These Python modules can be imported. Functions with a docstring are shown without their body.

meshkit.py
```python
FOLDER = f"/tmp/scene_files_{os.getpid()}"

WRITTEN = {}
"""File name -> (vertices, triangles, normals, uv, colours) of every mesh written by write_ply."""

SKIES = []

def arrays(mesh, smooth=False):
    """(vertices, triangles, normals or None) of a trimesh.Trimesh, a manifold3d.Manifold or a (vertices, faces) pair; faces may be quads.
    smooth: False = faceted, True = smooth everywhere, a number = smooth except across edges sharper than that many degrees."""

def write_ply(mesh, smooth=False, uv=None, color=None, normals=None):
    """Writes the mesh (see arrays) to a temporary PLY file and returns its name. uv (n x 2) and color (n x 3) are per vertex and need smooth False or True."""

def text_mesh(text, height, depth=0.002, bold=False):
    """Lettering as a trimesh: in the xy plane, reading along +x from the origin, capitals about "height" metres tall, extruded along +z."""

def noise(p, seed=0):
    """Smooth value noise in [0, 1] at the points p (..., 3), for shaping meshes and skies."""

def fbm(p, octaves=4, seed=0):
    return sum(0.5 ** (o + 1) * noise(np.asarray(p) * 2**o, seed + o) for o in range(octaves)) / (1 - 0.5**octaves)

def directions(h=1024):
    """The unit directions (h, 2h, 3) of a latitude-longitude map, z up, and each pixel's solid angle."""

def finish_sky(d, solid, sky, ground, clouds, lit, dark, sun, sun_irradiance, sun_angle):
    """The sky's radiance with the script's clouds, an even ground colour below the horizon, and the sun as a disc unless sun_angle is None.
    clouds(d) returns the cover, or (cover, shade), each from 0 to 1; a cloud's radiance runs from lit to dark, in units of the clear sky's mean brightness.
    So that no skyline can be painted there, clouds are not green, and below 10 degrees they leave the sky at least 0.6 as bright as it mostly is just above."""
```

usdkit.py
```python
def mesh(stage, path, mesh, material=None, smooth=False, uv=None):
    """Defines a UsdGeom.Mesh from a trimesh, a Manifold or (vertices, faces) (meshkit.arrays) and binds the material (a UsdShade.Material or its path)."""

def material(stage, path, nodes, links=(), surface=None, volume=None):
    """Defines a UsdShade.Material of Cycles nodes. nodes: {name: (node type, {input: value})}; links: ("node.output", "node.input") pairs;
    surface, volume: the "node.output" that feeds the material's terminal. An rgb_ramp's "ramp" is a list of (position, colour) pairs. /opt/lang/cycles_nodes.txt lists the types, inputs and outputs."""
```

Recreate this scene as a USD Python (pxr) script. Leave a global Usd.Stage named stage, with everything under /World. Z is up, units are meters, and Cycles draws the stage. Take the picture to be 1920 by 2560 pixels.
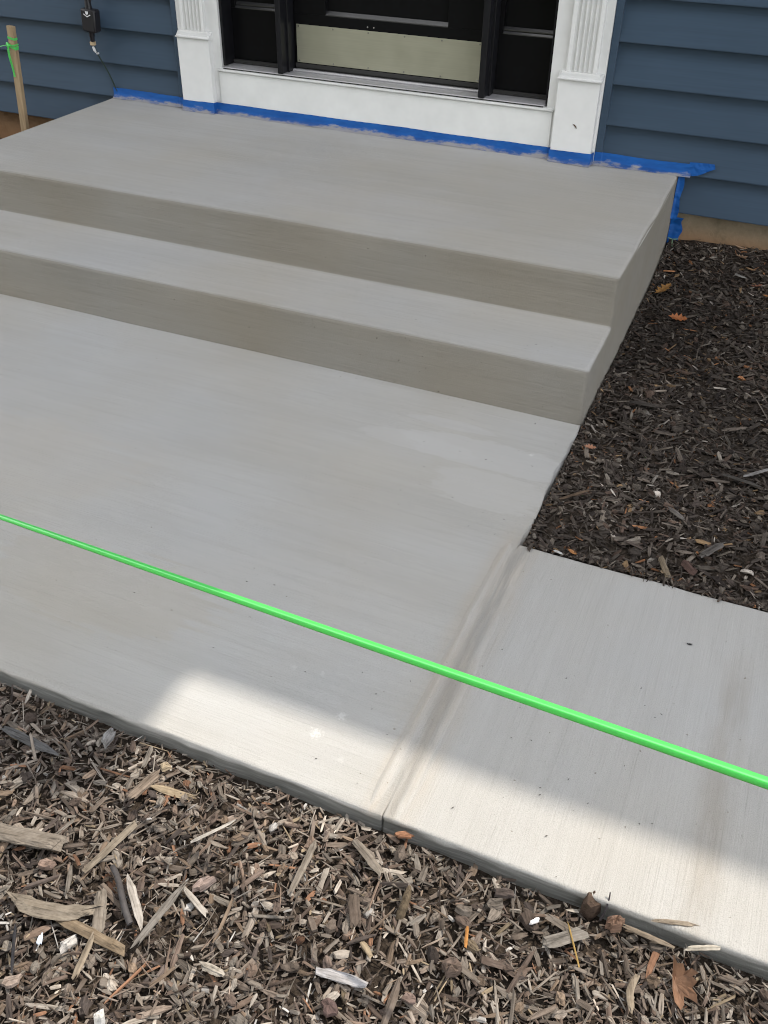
import math, random
import numpy as np, trimesh
from shapely.geometry import Polygon
from pxr import Usd, UsdGeom, UsdLux, UsdShade, Gf, Sdf, Vt
import usdkit, meshkit

stage = Usd.Stage.CreateInMemory()
UsdGeom.SetStageUpAxis(stage, UsdGeom.Tokens.z)
UsdGeom.SetStageMetersPerUnit(stage, 1.0)
UsdGeom.Xform.Define(stage, '/World')
UsdGeom.Scope.Define(stage, '/World/Looks')

# ------------------------------------------------------------------ camera
CAM = np.array([1.7878, -4.0879, 1.5776])
RM = np.array([[0.9174638586908783, 0.3975349917279788, 0.015033241429573158],
               [0.2515783199948388, -0.5505107082316034, -0.7960190381083112],
               [-0.30816946134329803, 0.7341007359171998, -0.6050848639829023]])
FPX = 2325.4
cam = UsdGeom.Camera.Define(stage, '/World/camera')
cam.CreateHorizontalApertureAttr(36.0); cam.CreateVerticalApertureAttr(48.0)
cam.CreateFocalLengthAttr(FPX / 1920 * 36.0)
cam.CreateClippingRangeAttr(Gf.Vec2f(0.05, 2000))
_m = np.eye(4); _m[0, :3] = RM[0]; _m[1, :3] = -RM[1]; _m[2, :3] = -RM[2]; _m[3, :3] = CAM
cam.AddTransformOp().Set(Gf.Matrix4d(*_m.ravel().tolist()))
EXPOSURE = 0.62
cam.CreateExposureAttr(EXPOSURE)

# ------------------------------------------------------------------ sun and sky
SUN = np.array([0.50, 0.42, 1.0]); SUN /= np.linalg.norm(SUN)
ELEV, ROT = math.asin(SUN[2]), math.atan2(SUN[0], SUN[1])
sun = UsdLux.DistantLight.Define(stage, '/World/sun')
sun.CreateNormalizeAttr(True); sun.CreateIntensityAttr(0.68); sun.CreateAngleAttr(0.53)
sun.CreateColorAttr(Gf.Vec3f(1.0, 0.91, 0.79))
_z = SUN; _x = np.cross([0, 0, 1], _z); _x /= np.linalg.norm(_x); _y = np.cross(_z, _x)
_m = np.eye(4); _m[0, :3] = _x; _m[1, :3] = _y; _m[2, :3] = _z
sun.AddTransformOp().Set(Gf.Matrix4d(*_m.ravel().tolist()))
SKY_STRENGTH, CLOUD = 0.15, 12.0
skymat = usdkit.material(stage, '/World/Looks/sky', {
    'sky': ('sky_texture', {'sky_type': 'single_scattering', 'sun_disc': False, 'sun_elevation': ELEV, 'sun_rotation': ROT, 'aerosol_density': 1.5}),
    'tc': ('texture_coordinate', {}),
    'mp': ('mapping', {'scale': (1.0, 1.0, 2.4)}),
    'n': ('noise_texture', {'scale': 2.1, 'detail': 5.0, 'roughness': 0.55}),
    'r': ('rgb_ramp', {'ramp': [(0.36, (0.15,) * 3), (0.60, (0.85,) * 3)]}),
    'cl': ('mix', {'mix_type': 'mix', 'color2': (CLOUD, CLOUD * 0.985, CLOUD * 0.97)}),
    'bg': ('background_shader', {'strength': SKY_STRENGTH})},
    [('tc.generated', 'mp.vector'), ('mp.vector', 'n.vector'), ('n.fac', 'r.fac'), ('r.color', 'cl.fac'), ('sky.color', 'cl.color1'), ('cl.color', 'bg.color')], surface='bg.background')
dome = UsdLux.DomeLight.Define(stage, '/World/sky')
UsdShade.MaterialBindingAPI.Apply(dome.GetPrim()).Bind(skymat)
dome.GetPrim().SetCustomDataByKey('kind', 'structure')
dome.GetPrim().SetCustomDataByKey('label', 'bright summer sky with broken white cloud')
dome.GetPrim().SetCustomDataByKey('category', 'sky')

# ------------------------------------------------------------------ helpers
_used = {}
def numbered(parent, name):
    k = (parent, name); n = _used.get(k, 0); _used[k] = n + 1
    return f'{parent}/{name}' if n == 0 else f'{parent}/{name}_{n:03d}'
def tag(prim, label=None, cat=None, group=None, kind=None):
    for k, v in (('label', label), ('category', cat), ('group', group), ('kind', kind)):
        if v: prim.SetCustomDataByKey(k, v)
    return prim
def path_of(parent):
    return '/World' if parent is None else str(parent.GetPath())
def thing(name, label, cat, loc=(0, 0, 0), group=None, kind=None):
    x = UsdGeom.Xform.Define(stage, numbered('/World', name)); x.AddTranslateOp().Set(Gf.Vec3d(*map(float, loc)))
    p = tag(x.GetPrim(), label, cat, group, kind); ORIGIN[str(p.GetPath())] = np.array(loc, float)
    return p
ORIGIN = {}
def obj(name, mesh, mat, parent=None, smooth=False, label=None, cat=None, group=None, kind=None):
    """One Mesh prim; vertices are given in world coordinates and stored relative to the thing's base."""
    top = path_of(parent); path = numbered(top, name)
    v, f = (mesh.vertices, mesh.faces) if hasattr(mesh, 'vertices') else mesh
    v = np.array(v, float); f = np.asarray(f, int)
    if parent is not None:
        key = top
        while key not in ORIGIN and key != '/World': key = key.rpartition('/')[0]
        v = v - ORIGIN.get(key, 0)
    m = usdkit.mesh(stage, path, trimesh.Trimesh(v, f, process=False), mat, smooth=smooth)
    m.CreateDoubleSidedAttr(True)
    return tag(m.GetPrim(), label, cat, group, kind)
def cat_(ms):
    return trimesh.util.concatenate([m for m in ms])
def cbox(x0, x1, y0, y1, z0, z1, c=0.002):
    lo, hi = np.minimum([x0, y0, z0], [x1, y1, z1]), np.maximum([x0, y0, z0], [x1, y1, z1])
    c = min(c, 0.45 * (hi - lo).min())
    if c <= 0: return trimesh.creation.box(bounds=[lo, hi])
    pts = []
    for sx in (0, 1):
        for sy in (0, 1):
            for sz in (0, 1):
                p = np.where([sx, sy, sz], hi, lo); d = np.where([sx, sy, sz], -1, 1)
                for k in range(3):
                    q = p + d * c; q[k] = p[k]; pts.append(q)
    return trimesh.convex.convex_hull(np.array(pts))
def extr_x(prof, x0, x1):
    """closed (y, z) outline pushed along x"""
    m = trimesh.creation.extrude_polygon(Polygon(prof), x1 - x0, engine='earcut')
    v = m.vertices.copy(); m.vertices = np.stack([v[:, 2] + x0, v[:, 0], v[:, 1]], 1); return m
def extr_z(prof, z0, z1):
    m = trimesh.creation.extrude_polygon(Polygon(prof), z1 - z0, engine='earcut')
    m.vertices = m.vertices + [0, 0, z0]; return m
def tube(pts, rad, sides=8, cap=True):
    p = np.asarray(pts, float); n = len(p); rad = np.broadcast_to(rad, (n,))
    t = np.gradient(p, axis=0); t /= np.linalg.norm(t, axis=1, keepdims=True)
    ref = np.array([0, 0, 1.0]) if abs(t[:, 2]).mean() < 0.8 else np.array([0, 1.0, 0])
    a = np.cross(t, ref); a /= np.linalg.norm(a, axis=1, keepdims=True); b = np.cross(t, a)
    ang = np.arange(sides) * 2 * np.pi / sides
    v = p[:, None] + rad[:, None, None] * (np.cos(ang)[None, :, None] * a[:, None] + np.sin(ang)[None, :, None] * b[:, None])
    i, j = np.meshgrid(np.arange(n - 1), np.arange(sides), indexing='ij')
    q = np.stack([i * sides + j, i * sides + (j + 1) % sides, (i + 1) * sides + (j + 1) % sides, (i + 1) * sides + j], -1).reshape(-1, 4)
    f = np.vstack([q[:, [0, 1, 2]], q[:, [0, 2, 3]]])
    v = v.reshape(-1, 3)
    if cap:
        v = np.vstack([v, p[0], p[-1]]); k = len(v)
        s = np.arange(sides)
        f = np.vstack([f, np.stack([(s + 1) % sides, s, np.full(sides, k - 2)], 1), np.stack([(n - 1) * sides + s, (n - 1) * sides + (s + 1) % sides, np.full(sides, k - 1)], 1)])
    return trimesh.Trimesh(v, f, process=False)
def spline(pts, n):
    p = np.asarray(pts, float); from scipy.interpolate import CubicSpline
    d = np.r_[0, np.cumsum(np.linalg.norm(np.diff(p, axis=0), axis=1))]
    return CubicSpline(d, p)(np.linspace(0, d[-1], n))
def unproject(u, v, z):
    """point on height z seen at photograph pixel (u, v)"""
    d = RM.T @ np.array([(u - 960) / FPX, (v - 1280) / FPX, 1.0]); return CAM + d * (z - CAM[2]) / d[2]
def project(p):
    q = (np.asarray(p) - CAM) @ RM.T
    return np.stack([960 + FPX * q[..., 0] / q[..., 2], 1280 + FPX * q[..., 1] / q[..., 2]], -1)
def noise1(x, seed=0, freq=1.0):
    x = np.asarray(x, float)
    return meshkit.fbm(np.stack([x * freq, np.full_like(x, seed * 7.31), np.zeros_like(x)], -1), 3, int(seed)) - 0.5

# ------------------------------------------------------------------ materials
LK = '/World/Looks/'
def simple(name, color, rough=0.6, spec=0.5, noise=0.0, scale=30, metallic=0.0, bump=0.0, **kw):
    nodes = {'p': ('principled_bsdf', {'base_color': color, 'roughness': rough, 'specular_ior_level': spec, 'metallic': metallic, **kw})}
    links = []
    if noise or bump:
        nodes['g'] = ('geometry', {}); nodes['n'] = ('noise_texture', {'scale': scale, 'detail': 5.0, 'roughness': 0.6}); links += [('g.position', 'n.vector')]
    if noise:
        c = np.array(color)
        nodes['r'] = ('rgb_ramp', {'ramp': [(0.3, tuple(c * (1 - noise))), (0.7, tuple(np.minimum(c * (1 + noise), 1)))]}); links += [('n.fac', 'r.fac'), ('r.color', 'p.base_color')]
    if bump:
        nodes['b'] = ('bump', {'strength': 1.0, 'distance': bump}); links += [('n.fac', 'b.height'), ('b.normal', 'p.normal')]
    return usdkit.material(stage, LK + name, nodes, links, surface='p.BSDF')

class G:
    """small node-graph writer"""
    def __init__(s): s.n, s.l, s.k = {}, [], 0
    def add(s, kind, ins=None, **links):
        s.k += 1; nm = f'n{s.k}'; s.n[nm] = (kind, dict(ins or {}))
        for k, v in links.items():
            if v is not None: s.l.append((v, f'{nm}.{k}'))
        return nm
    def m(s, op, a, b=None, c=None, clamp=False):
        ins, ln = {'math_type': op, 'use_clamp': clamp}, {}
        for k, x in (('value1', a), ('value2', b), ('value3', c)):
            if x is None: continue
            if isinstance(x, str): ln[k] = x
            else: ins[k] = float(x)
        return s.add('math', ins, **ln) + '.value'
    def noise(s, vec, scale, sc=(1, 1, 1), detail=4.0, rough=0.55, loc=(0, 0, 0)):
        mp = s.add('mapping', {'scale': sc, 'location': loc}, vector=vec)
        return s.add('noise_texture', {'scale': scale, 'detail': detail, 'roughness': rough}, vector=mp + '.vector') + '.fac'
    def ramp(s, fac, stops): return s.add('rgb_ramp', {'ramp': stops}, fac=fac) + '.color'
    def mix(s, fac, a, b, kind='mix'):
        ins, ln = {'mix_type': kind}, {}
        for k, x in (('fac', fac), ('color1', a), ('color2', b)):
            if isinstance(x, str): ln[k] = x
            else: ins[k] = x
        return s.add('mix', ins, **ln) + '.color'
    def step(s, x, a, b, lo=0.0, hi=1.0):
        return s.add('map_range', {'range_type': 'smoothstep', 'from_min': a, 'from_max': b, 'to_min': lo, 'to_max': hi, 'clamp': True}, value=x) + '.result'

def concrete(name, along, warm, base=(0.490, 0.483, 0.465), joint=False, upright_tint=False, spots=(), patches=(), stain=None, edge=False):
    g = G(); pos = g.add('geometry') + '.position'
    xyz = g.add('separate_xyz', vector=pos); X, Y, Z = xyz + '.x', xyz + '.y', xyz + '.z'
    stretch = {'x': (1.6, 46, 30), 'y': (46, 1.6, 30)}[along]
    fine = {'x': (5, 260, 200), 'y': (260, 5, 200)}[along]
    s1 = g.noise(pos, 1.0, stretch, 5.0, 0.6); s2 = g.noise(pos, 1.0, fine, 3.0, 0.6)
    big = g.noise(pos, 1.3, (1, 1, 1), 4.0, 0.55); mid = g.noise(pos, 1.0, {'x': (1.5, 6, 6), 'y': (6, 1.5, 6)}[along], 4.0, 0.6, (3, 7, 1))
    b = np.array(base); w = b * np.array([1.03, 0.985, 0.90]) * 0.93
    c = g.ramp(big, [(0.34, tuple(b * [0.985, 1.0, 1.02])), (0.66, tuple(b * (1 - warm) + w * warm))])
    c = g.mix(1.0, c, g.ramp(mid, [(0.3, (0.945, 0.94, 0.93)), (0.7, (1.03, 1.03, 1.03))]), 'multiply')
    c = g.mix(1.0, c, g.ramp(s1, [(0.25, (0.955, 0.95, 0.945)), (0.5, (1, 1, 1)), (0.75, (1.03, 1.03, 1.03))]), 'multiply')
    c = g.mix(1.0, c, g.ramp(s2, [(0.22, (0.90, 0.90, 0.89)), (0.42, (1, 1, 1)), (0.75, (1.04, 1.04, 1.04))]), 'multiply')
    grit = g.noise(pos, 420.0, (1, 1, 1), 2.0, 0.6)
    c = g.mix(1.0, c, g.ramp(grit, [(0.25, (0.78, 0.78, 0.77)), (0.45, (0.99, 0.99, 0.99)), (0.8, (1.10, 1.10, 1.10))]), 'multiply')
    pits = g.noise(pos, 95.0, (1, 1, 1), 1.0, 0.5, (5, 2, 9))
    c = g.mix(g.step(pits, 0.76, 0.82), c, (0.22, 0.20, 0.17))
    wob = g.noise(pos, 14.0, (1, 1, 1), 4.0, 0.6, (1, 4, 2))
    if joint:
        d = g.m('add', g.m('subtract', X, 1.3717), g.m('multiply', g.m('subtract', wob, 0.5), 0.022))
        on = g.step(Y, -2.02, -2.2)
        tan = g.m('multiply', on, g.m('multiply', g.step(g.m('absolute', d), 0.085, 0.025), g.step(g.noise(pos, 1.0, (30, 2.5, 1), 3.0, 0.6, (2, 2, 2)), 0.25, 0.65)))
        c = g.mix(g.m('multiply', tan, 0.40), c, (0.48, 0.40, 0.30))
        grey = g.m('multiply', on, g.step(g.m('absolute', g.m('subtract', d, 0.010)), 0.038, 0.008))
        c = g.mix(g.m('multiply', g.m('multiply', grey, g.step(g.noise(pos, 1.0, (40, 5, 1), 3.0, 0.6, (9, 1, 3)), 0.3, 0.6)), 0.55), c, (0.31, 0.30, 0.28))
    if stain:
        d = g.m('absolute', g.m('add', g.m('subtract', X, stain), g.m('multiply', g.m('subtract', wob, 0.5), 0.03)))
        st = g.m('multiply', g.m('multiply', g.step(d, 0.05, 0.008), g.step(Y, -2.25, -2.5)), g.step(g.noise(pos, 1.0, (14, 3, 1), 3.0, 0.6), 0.3, 0.6))
        c = g.mix(g.m('multiply', st, 0.38), c, (0.30, 0.255, 0.20))
    for (px, py, rx, ry, amt, col) in patches:
        dx = g.m('divide', g.m('subtract', X, px), rx); dy = g.m('divide', g.m('subtract', Y, py), ry)
        r = g.m('add', g.m('sqrt', g.m('add', g.m('multiply', dx, dx), g.m('multiply', dy, dy))), g.m('multiply', g.m('subtract', wob, 0.5), 0.7))
        r = g.m('add', r, g.m('multiply', g.m('subtract', s1, 0.5), 0.9))
        c = g.mix(g.m('multiply', g.step(r, 1.0, 0.86), amt), c, col)
    for (px, py, r0, amt) in spots:
        dx = g.m('subtract', X, px); dy = g.m('subtract', Y, py)
        r = g.m('add', g.m('sqrt', g.m('add', g.m('multiply', dx, dx), g.m('multiply', dy, dy))), g.m('multiply', g.m('subtract', g.noise(pos, 160.0, (1, 1, 1), 3.0, 0.7), 0.5), r0 * 4.5))
        c = g.mix(g.m('multiply', g.step(r, r0 * 1.15, r0 * 0.35), amt), c, (0.80, 0.80, 0.78))
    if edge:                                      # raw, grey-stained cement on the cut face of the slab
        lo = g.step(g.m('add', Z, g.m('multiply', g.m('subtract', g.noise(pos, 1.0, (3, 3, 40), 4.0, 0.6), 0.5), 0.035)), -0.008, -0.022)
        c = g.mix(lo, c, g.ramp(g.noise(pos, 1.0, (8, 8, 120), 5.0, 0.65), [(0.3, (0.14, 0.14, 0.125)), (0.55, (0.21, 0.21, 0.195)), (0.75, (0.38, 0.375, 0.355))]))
    if upright_tint:                                    # upright faces get a darker, browner multiplier than the level ones
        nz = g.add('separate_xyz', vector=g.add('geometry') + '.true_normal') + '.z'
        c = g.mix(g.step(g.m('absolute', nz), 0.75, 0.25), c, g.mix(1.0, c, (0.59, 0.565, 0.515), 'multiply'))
    h = g.m('add', g.m('multiply', s2, 0.6), g.m('add', g.m('multiply', grit, 0.35), g.m('multiply', s1, 0.7)))
    bp = g.add('bump', {'strength': 1.0, 'distance': 0.0022}, height=h)
    p = g.add('principled_bsdf', {'roughness': 0.82, 'specular_ior_level': 0.35, 'diffuse_roughness': 0.4}, base_color=c, normal=bp + '.normal')
    return usdkit.material(stage, LK + name, g.n, g.l, surface=p + '.BSDF')

PX = 1.3717
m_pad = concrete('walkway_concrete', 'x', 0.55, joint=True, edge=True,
    spots=[(1.192, -2.883, .011, .35), (1.163, -2.95, .013, .4), (1.03, -2.80, .007, .2), (1.10, -2.79, .006, .2), (1.24, -2.99, .008, .15), (1.28, -1.72, .008, .35)],
    patches=[(1.16, -1.78, .30, .085, .5, (.56, .555, .54)), (1.22, -1.95, .19, .10, .5, (.55, .54, .515)), (.93, -1.80, .20, .05, .45, (.55, .54, .52)), (0.45, -2.75, .35, .16, .3, (.46, .42, .35)), (-.2, -2.35, .5, .2, .2, (.52, .48, .42)), (1.0, -1.66, .14, .03, .35, (.56, .555, .55))])
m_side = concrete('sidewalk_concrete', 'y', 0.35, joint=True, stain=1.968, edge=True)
m_stoop = concrete('stoop_concrete', 'x', 0.75, base=(0.480, 0.471, 0.453), upright_tint=True, patches=[(1.1, -.5, .5, .22, .2, (.46, .43, .38)), (.3, -.9, .6, .15, .2, (.50, .49, .49))])
m_white = simple('white_trim_paint', (0.80, 0.80, 0.785), 0.42, 0.5, 0.03, 18, bump=0.0006)
m_sillw = simple('white_sill_vinyl', (0.79, 0.795, 0.775), 0.4, 0.5, 0.06, 7, bump=0.0005)
m_blackdoor = simple('black_door_paint', (0.004, 0.004, 0.0045), 0.32, 0.16, 0.2, 60)
m_mould = simple('black_gloss_moulding', (0.02, 0.02, 0.021), 0.25, 1.0, coat_weight=1.0, coat_roughness=0.1)
m_blackjamb = simple('black_frame_paint', (0.007, 0.007, 0.0085), 0.35, 0.3, 0.25, 40)
m_rubber = simple('grey_door_sweep', (0.035, 0.034, 0.033), 0.6, 0.4)
m_alu = simple('threshold_aluminium', (0.60, 0.59, 0.60), 0.42, 0.5, 0.08, 40, metallic=0.35)
m_screw = simple('screw_metal', (0.75, 0.74, 0.70), 0.25, 0.5, metallic=1.0)
g = G(); pos = g.add('geometry') + '.position'
st = g.noise(pos, 1.0, (6, 100, 700), 3.0, 0.6); bl = g.noise(pos, 9.0, (1, 1, 1), 5.0, 0.6)
c = g.mix(1.0, g.ramp(bl, [(0.3, (0.46, 0.45, 0.345)), (0.7, (0.50, 0.49, 0.38))]), g.ramp(st, [(0.3, (0.94,) * 3), (0.7, (1.05,) * 3)]), 'multiply')
p = g.add('principled_bsdf', {'metallic': 0.75, 'specular_ior_level': 0.5}, base_color=c, roughness=g.m('multiply_add', bl, 0.2, 0.34))
m_kick = usdkit.material(stage, LK + 'brushed_kick_plate', g.n, g.l, surface=p + '.BSDF')
# vinyl siding: slate blue with an embossed wood grain
g = G(); pos = g.add('geometry') + '.position'
gr = g.noise(pos, 1.0, (3.0, 60, 110), 5.0, 0.6); bl = g.noise(pos, 1.7, (1, 1, 1.5), 3.0, 0.5)
c = g.mix(1.0, g.ramp(bl, [(0.3, (0.039, 0.066, 0.102)), (0.7, (0.046, 0.076, 0.116))]), g.ramp(gr, [(0.3, (0.93,) * 3), (0.7, (1.06,) * 3)]), 'multiply')
bp = g.add('bump', {'strength': 1.0, 'distance': 0.0007}, height=gr)
p = g.add('principled_bsdf', {'roughness': 0.46, 'specular_ior_level': 0.45}, base_color=c, normal=bp + '.normal')
m_siding = usdkit.material(stage, LK + 'blue_vinyl_siding', g.n, g.l, surface=p + '.BSDF')
# parged foundation with orange clay splashed up from the ground
g = G(); pos = g.add('geometry') + '.position'; xyz = g.add('separate_xyz', vector=pos)
n1 = g.noise(pos, 6.0, (1, 1, 1), 6.0, 0.65); n2 = g.noise(pos, 60.0, (1, 1, 1), 4.0, 0.6)
c = g.ramp(n1, [(0.3, (0.17, 0.14, 0.09)), (0.5, (0.29, 0.235, 0.16)), (0.7, (0.36, 0.31, 0.225))])
clay = g.m('multiply', g.step(g.m('add', xyz + '.z', g.m('multiply', n1, -0.12)), 0.14, 0.03), 0.75)
c = g.mix(clay, c, (0.31, 0.17, 0.085))
c = g.mix(g.m('multiply', g.step(xyz + '.x', -1.2, -1.5), 0.75), c, g.ramp(n1, [(0.3, (0.20, 0.105, 0.05)), (0.7, (0.30, 0.17, 0.085))]))
bp = g.add('bump', {'strength': 1.0, 'distance': 0.004}, height=n2)
p = g.add('principled_bsdf', {'roughness': 0.9, 'specular_ior_level': 0.2}, base_color=c, normal=bp + '.normal')
m_found = usdkit.material(stage, LK + 'stained_foundation', g.n, g.l, surface=p + '.BSDF')
m_roof = simple('roof_shingle', (0.06, 0.058, 0.055), 0.9, 0.3, 0.3, 25)
# blue masking tape smeared with cement along its lower edge
def tape_mat(name, smear_z, amount):
    g = G(); pos = g.add('geometry') + '.position'; xyz = g.add('separate_xyz', vector=pos)
    n1 = g.noise(pos, 1.0, (22, 60, 60), 5.0, 0.65); n2 = g.noise(pos, 1.0, (7, 20, 20), 4.0, 0.6, (3, 1, 4)); n3 = g.noise(pos, 90, (1, 1, 1), 3.0, 0.6)
    c = g.ramp(n2, [(0.3, (0.006, 0.075, 0.30)), (0.7, (0.012, 0.120, 0.43))])
    h = g.m('add', xyz + '.z', g.m('add', g.m('multiply', g.m('subtract', n1, 0.5), -0.045), g.m('multiply', g.m('subtract', n2, 0.5), -0.07)))
    sm = g.step(h, smear_z + 0.012, smear_z - 0.006)
    c = g.mix(g.m('multiply', sm, amount), c, (0.40, 0.37, 0.33))
    bp = g.add('bump', {'strength': 0.7, 'distance': 0.004}, height=g.m('add', n1, g.m('multiply', n3, 0.25)))
    p = g.add('principled_bsdf', {'roughness': 0.45, 'specular_ior_level': 0.4}, base_color=c, normal=bp + '.normal')
    return usdkit.material(stage, LK + name, g.n, g.l, surface=p + '.BSDF')
m_tape = tape_mat('blue_tape_smeared', 0.384, 0.85)
m_tape2 = tape_mat('blue_tape_clean', -1.0, 0.0)
# fluorescent film
g = G(); d = g.add('principled_bsdf', {'base_color': (0.13, 0.90, 0.17), 'roughness': 0.3, 'specular_ior_level': 0.9, 'coat_weight': 1.0, 'coat_roughness': 0.25, 'coat_ior': 1.9})
t = g.add('translucent_bsdf', {'color': (0.03, 0.85, 0.06)})
x = g.add('mix_closure', {'fac': 0.2}, closure1=d + '.BSDF', closure2=t + '.BSDF')
m_ribbon = usdkit.material(stage, LK + 'green_flagging_film', g.n, g.l, surface=x + '.closure')
g = G(); pos = g.add('geometry') + '.position'
gr = g.noise(pos, 1.0, (70, 70, 4), 5.0, 0.6)
c = g.ramp(gr, [(0.3, (0.33, 0.235, 0.135)), (0.7, (0.46, 0.345, 0.215))])
bp = g.add('bump', {'strength': 0.6, 'distance': 0.002}, height=gr)
p = g.add('principled_bsdf', {'roughness': 0.75, 'specular_ior_level': 0.3}, base_color=c, normal=bp + '.normal')
m_stake = usdkit.material(stage, LK + 'pine_stake', g.n, g.l, surface=p + '.BSDF')
m_plast = simple('black_plastic', (0.012, 0.011, 0.013), 0.4, 0.5)
m_cord = simple('dark_green_wire', (0.012, 0.03, 0.022), 0.5, 0.5)
m_beige = simple('beige_plastic', (0.55, 0.42, 0.26), 0.5, 0.5)
m_lwhite = simple('white_plastic', (0.78, 0.79, 0.80), 0.4, 0.5)
m_soil = simple('dark_mulch_soil', (0.052, 0.041, 0.032), 0.95, 0.1, 0.6, 90, bump=0.012)
m_clay = simple('bare_clay', (0.13, 0.075, 0.042), 0.95, 0.1, 0.4, 25, bump=0.01)
g = G(); pos = g.add('geometry') + '.position'
n1 = g.noise(pos, 0.7, (1, 1, 1), 5.0, 0.6); n2 = g.noise(pos, 40.0, (1, 1, 1), 3.0, 0.6)
c = g.mix(1.0, g.ramp(n1, [(0.3, (0.045, 0.075, 0.02)), (0.7, (0.075, 0.10, 0.035))]), g.ramp(n2, [(0.3, (0.6,) * 3), (0.7, (1.3,) * 3)]), 'multiply')
p = g.add('principled_bsdf', {'roughness': 0.95, 'specular_ior_level': 0.1}, base_color=c)
m_ground = usdkit.material(stage, LK + 'lawn_ground', g.n, g.l, surface=p + '.BSDF')
# wood chips: each piece carries its tint and its own grain direction
def chip_mat(name, rough=0.85, stretch=(18, 280, 280), lo=0.32, hi=1.4, bumpd=0.0012):
    g = G(); ti = g.add('attribute', {'attribute': 'tint'}) + '.color'; gv = g.add('attribute', {'attribute': 'grain'}) + '.vector'
    n1 = g.noise(gv, 1.0, stretch, 5.0, 0.65); n2 = g.noise(gv, 55.0, (1, 1, 1), 4.0, 0.6, (2, 6, 4))
    c = g.mix(1.0, ti, g.ramp(n1, [(0.33, (lo,) * 3), (0.46, (0.95,) * 3), (0.75, (hi,) * 3)]), 'multiply')
    c = g.mix(1.0, c, g.ramp(n2, [(0.3, (0.72, 0.69, 0.66)), (0.7, (1.16, 1.16, 1.17))]), 'multiply')
    bp = g.add('bump', {'strength': 1.0, 'distance': bumpd}, height=n1)
    p = g.add('principled_bsdf', {'roughness': rough, 'specular_ior_level': 0.3}, base_color=c, normal=bp + '.normal')
    return usdkit.material(stage, LK + name, g.n, g.l, surface=p + '.BSDF')
m_chip = chip_mat('wood_chip')
m_bark = chip_mat('dark_bark', 0.6, (40, 60, 60), 0.7, 1.2, 0.0006)

# ------------------------------------------------------------------ ground
def sheet(x0, x1, y0, y1, nx, ny, zf):
    xs, ys = np.linspace(x0, x1, nx + 1), np.linspace(y0, y1, ny + 1)
    Xg, Yg = np.meshgrid(xs, ys, indexing='ij'); Zg = zf(Xg, Yg)
    v = np.stack([Xg, Yg, Zg], -1).reshape(-1, 3)
    i, j = np.meshgrid(np.arange(nx), np.arange(ny), indexing='ij'); w = ny + 1
    q = np.stack([i * w + j, (i + 1) * w + j, (i + 1) * w + j + 1, i * w + j + 1], -1).reshape(-1, 4)
    return trimesh.Trimesh(v, np.vstack([q[:, [0, 1, 2]], q[:, [0, 2, 3]]]), process=False)
obj('ground', sheet(-300, 300, -300, 300, 8, 8, lambda x, y: x * 0 - 0.16), m_ground, label='lawn around the house reaching to the horizon', cat='ground', kind='structure')

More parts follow.
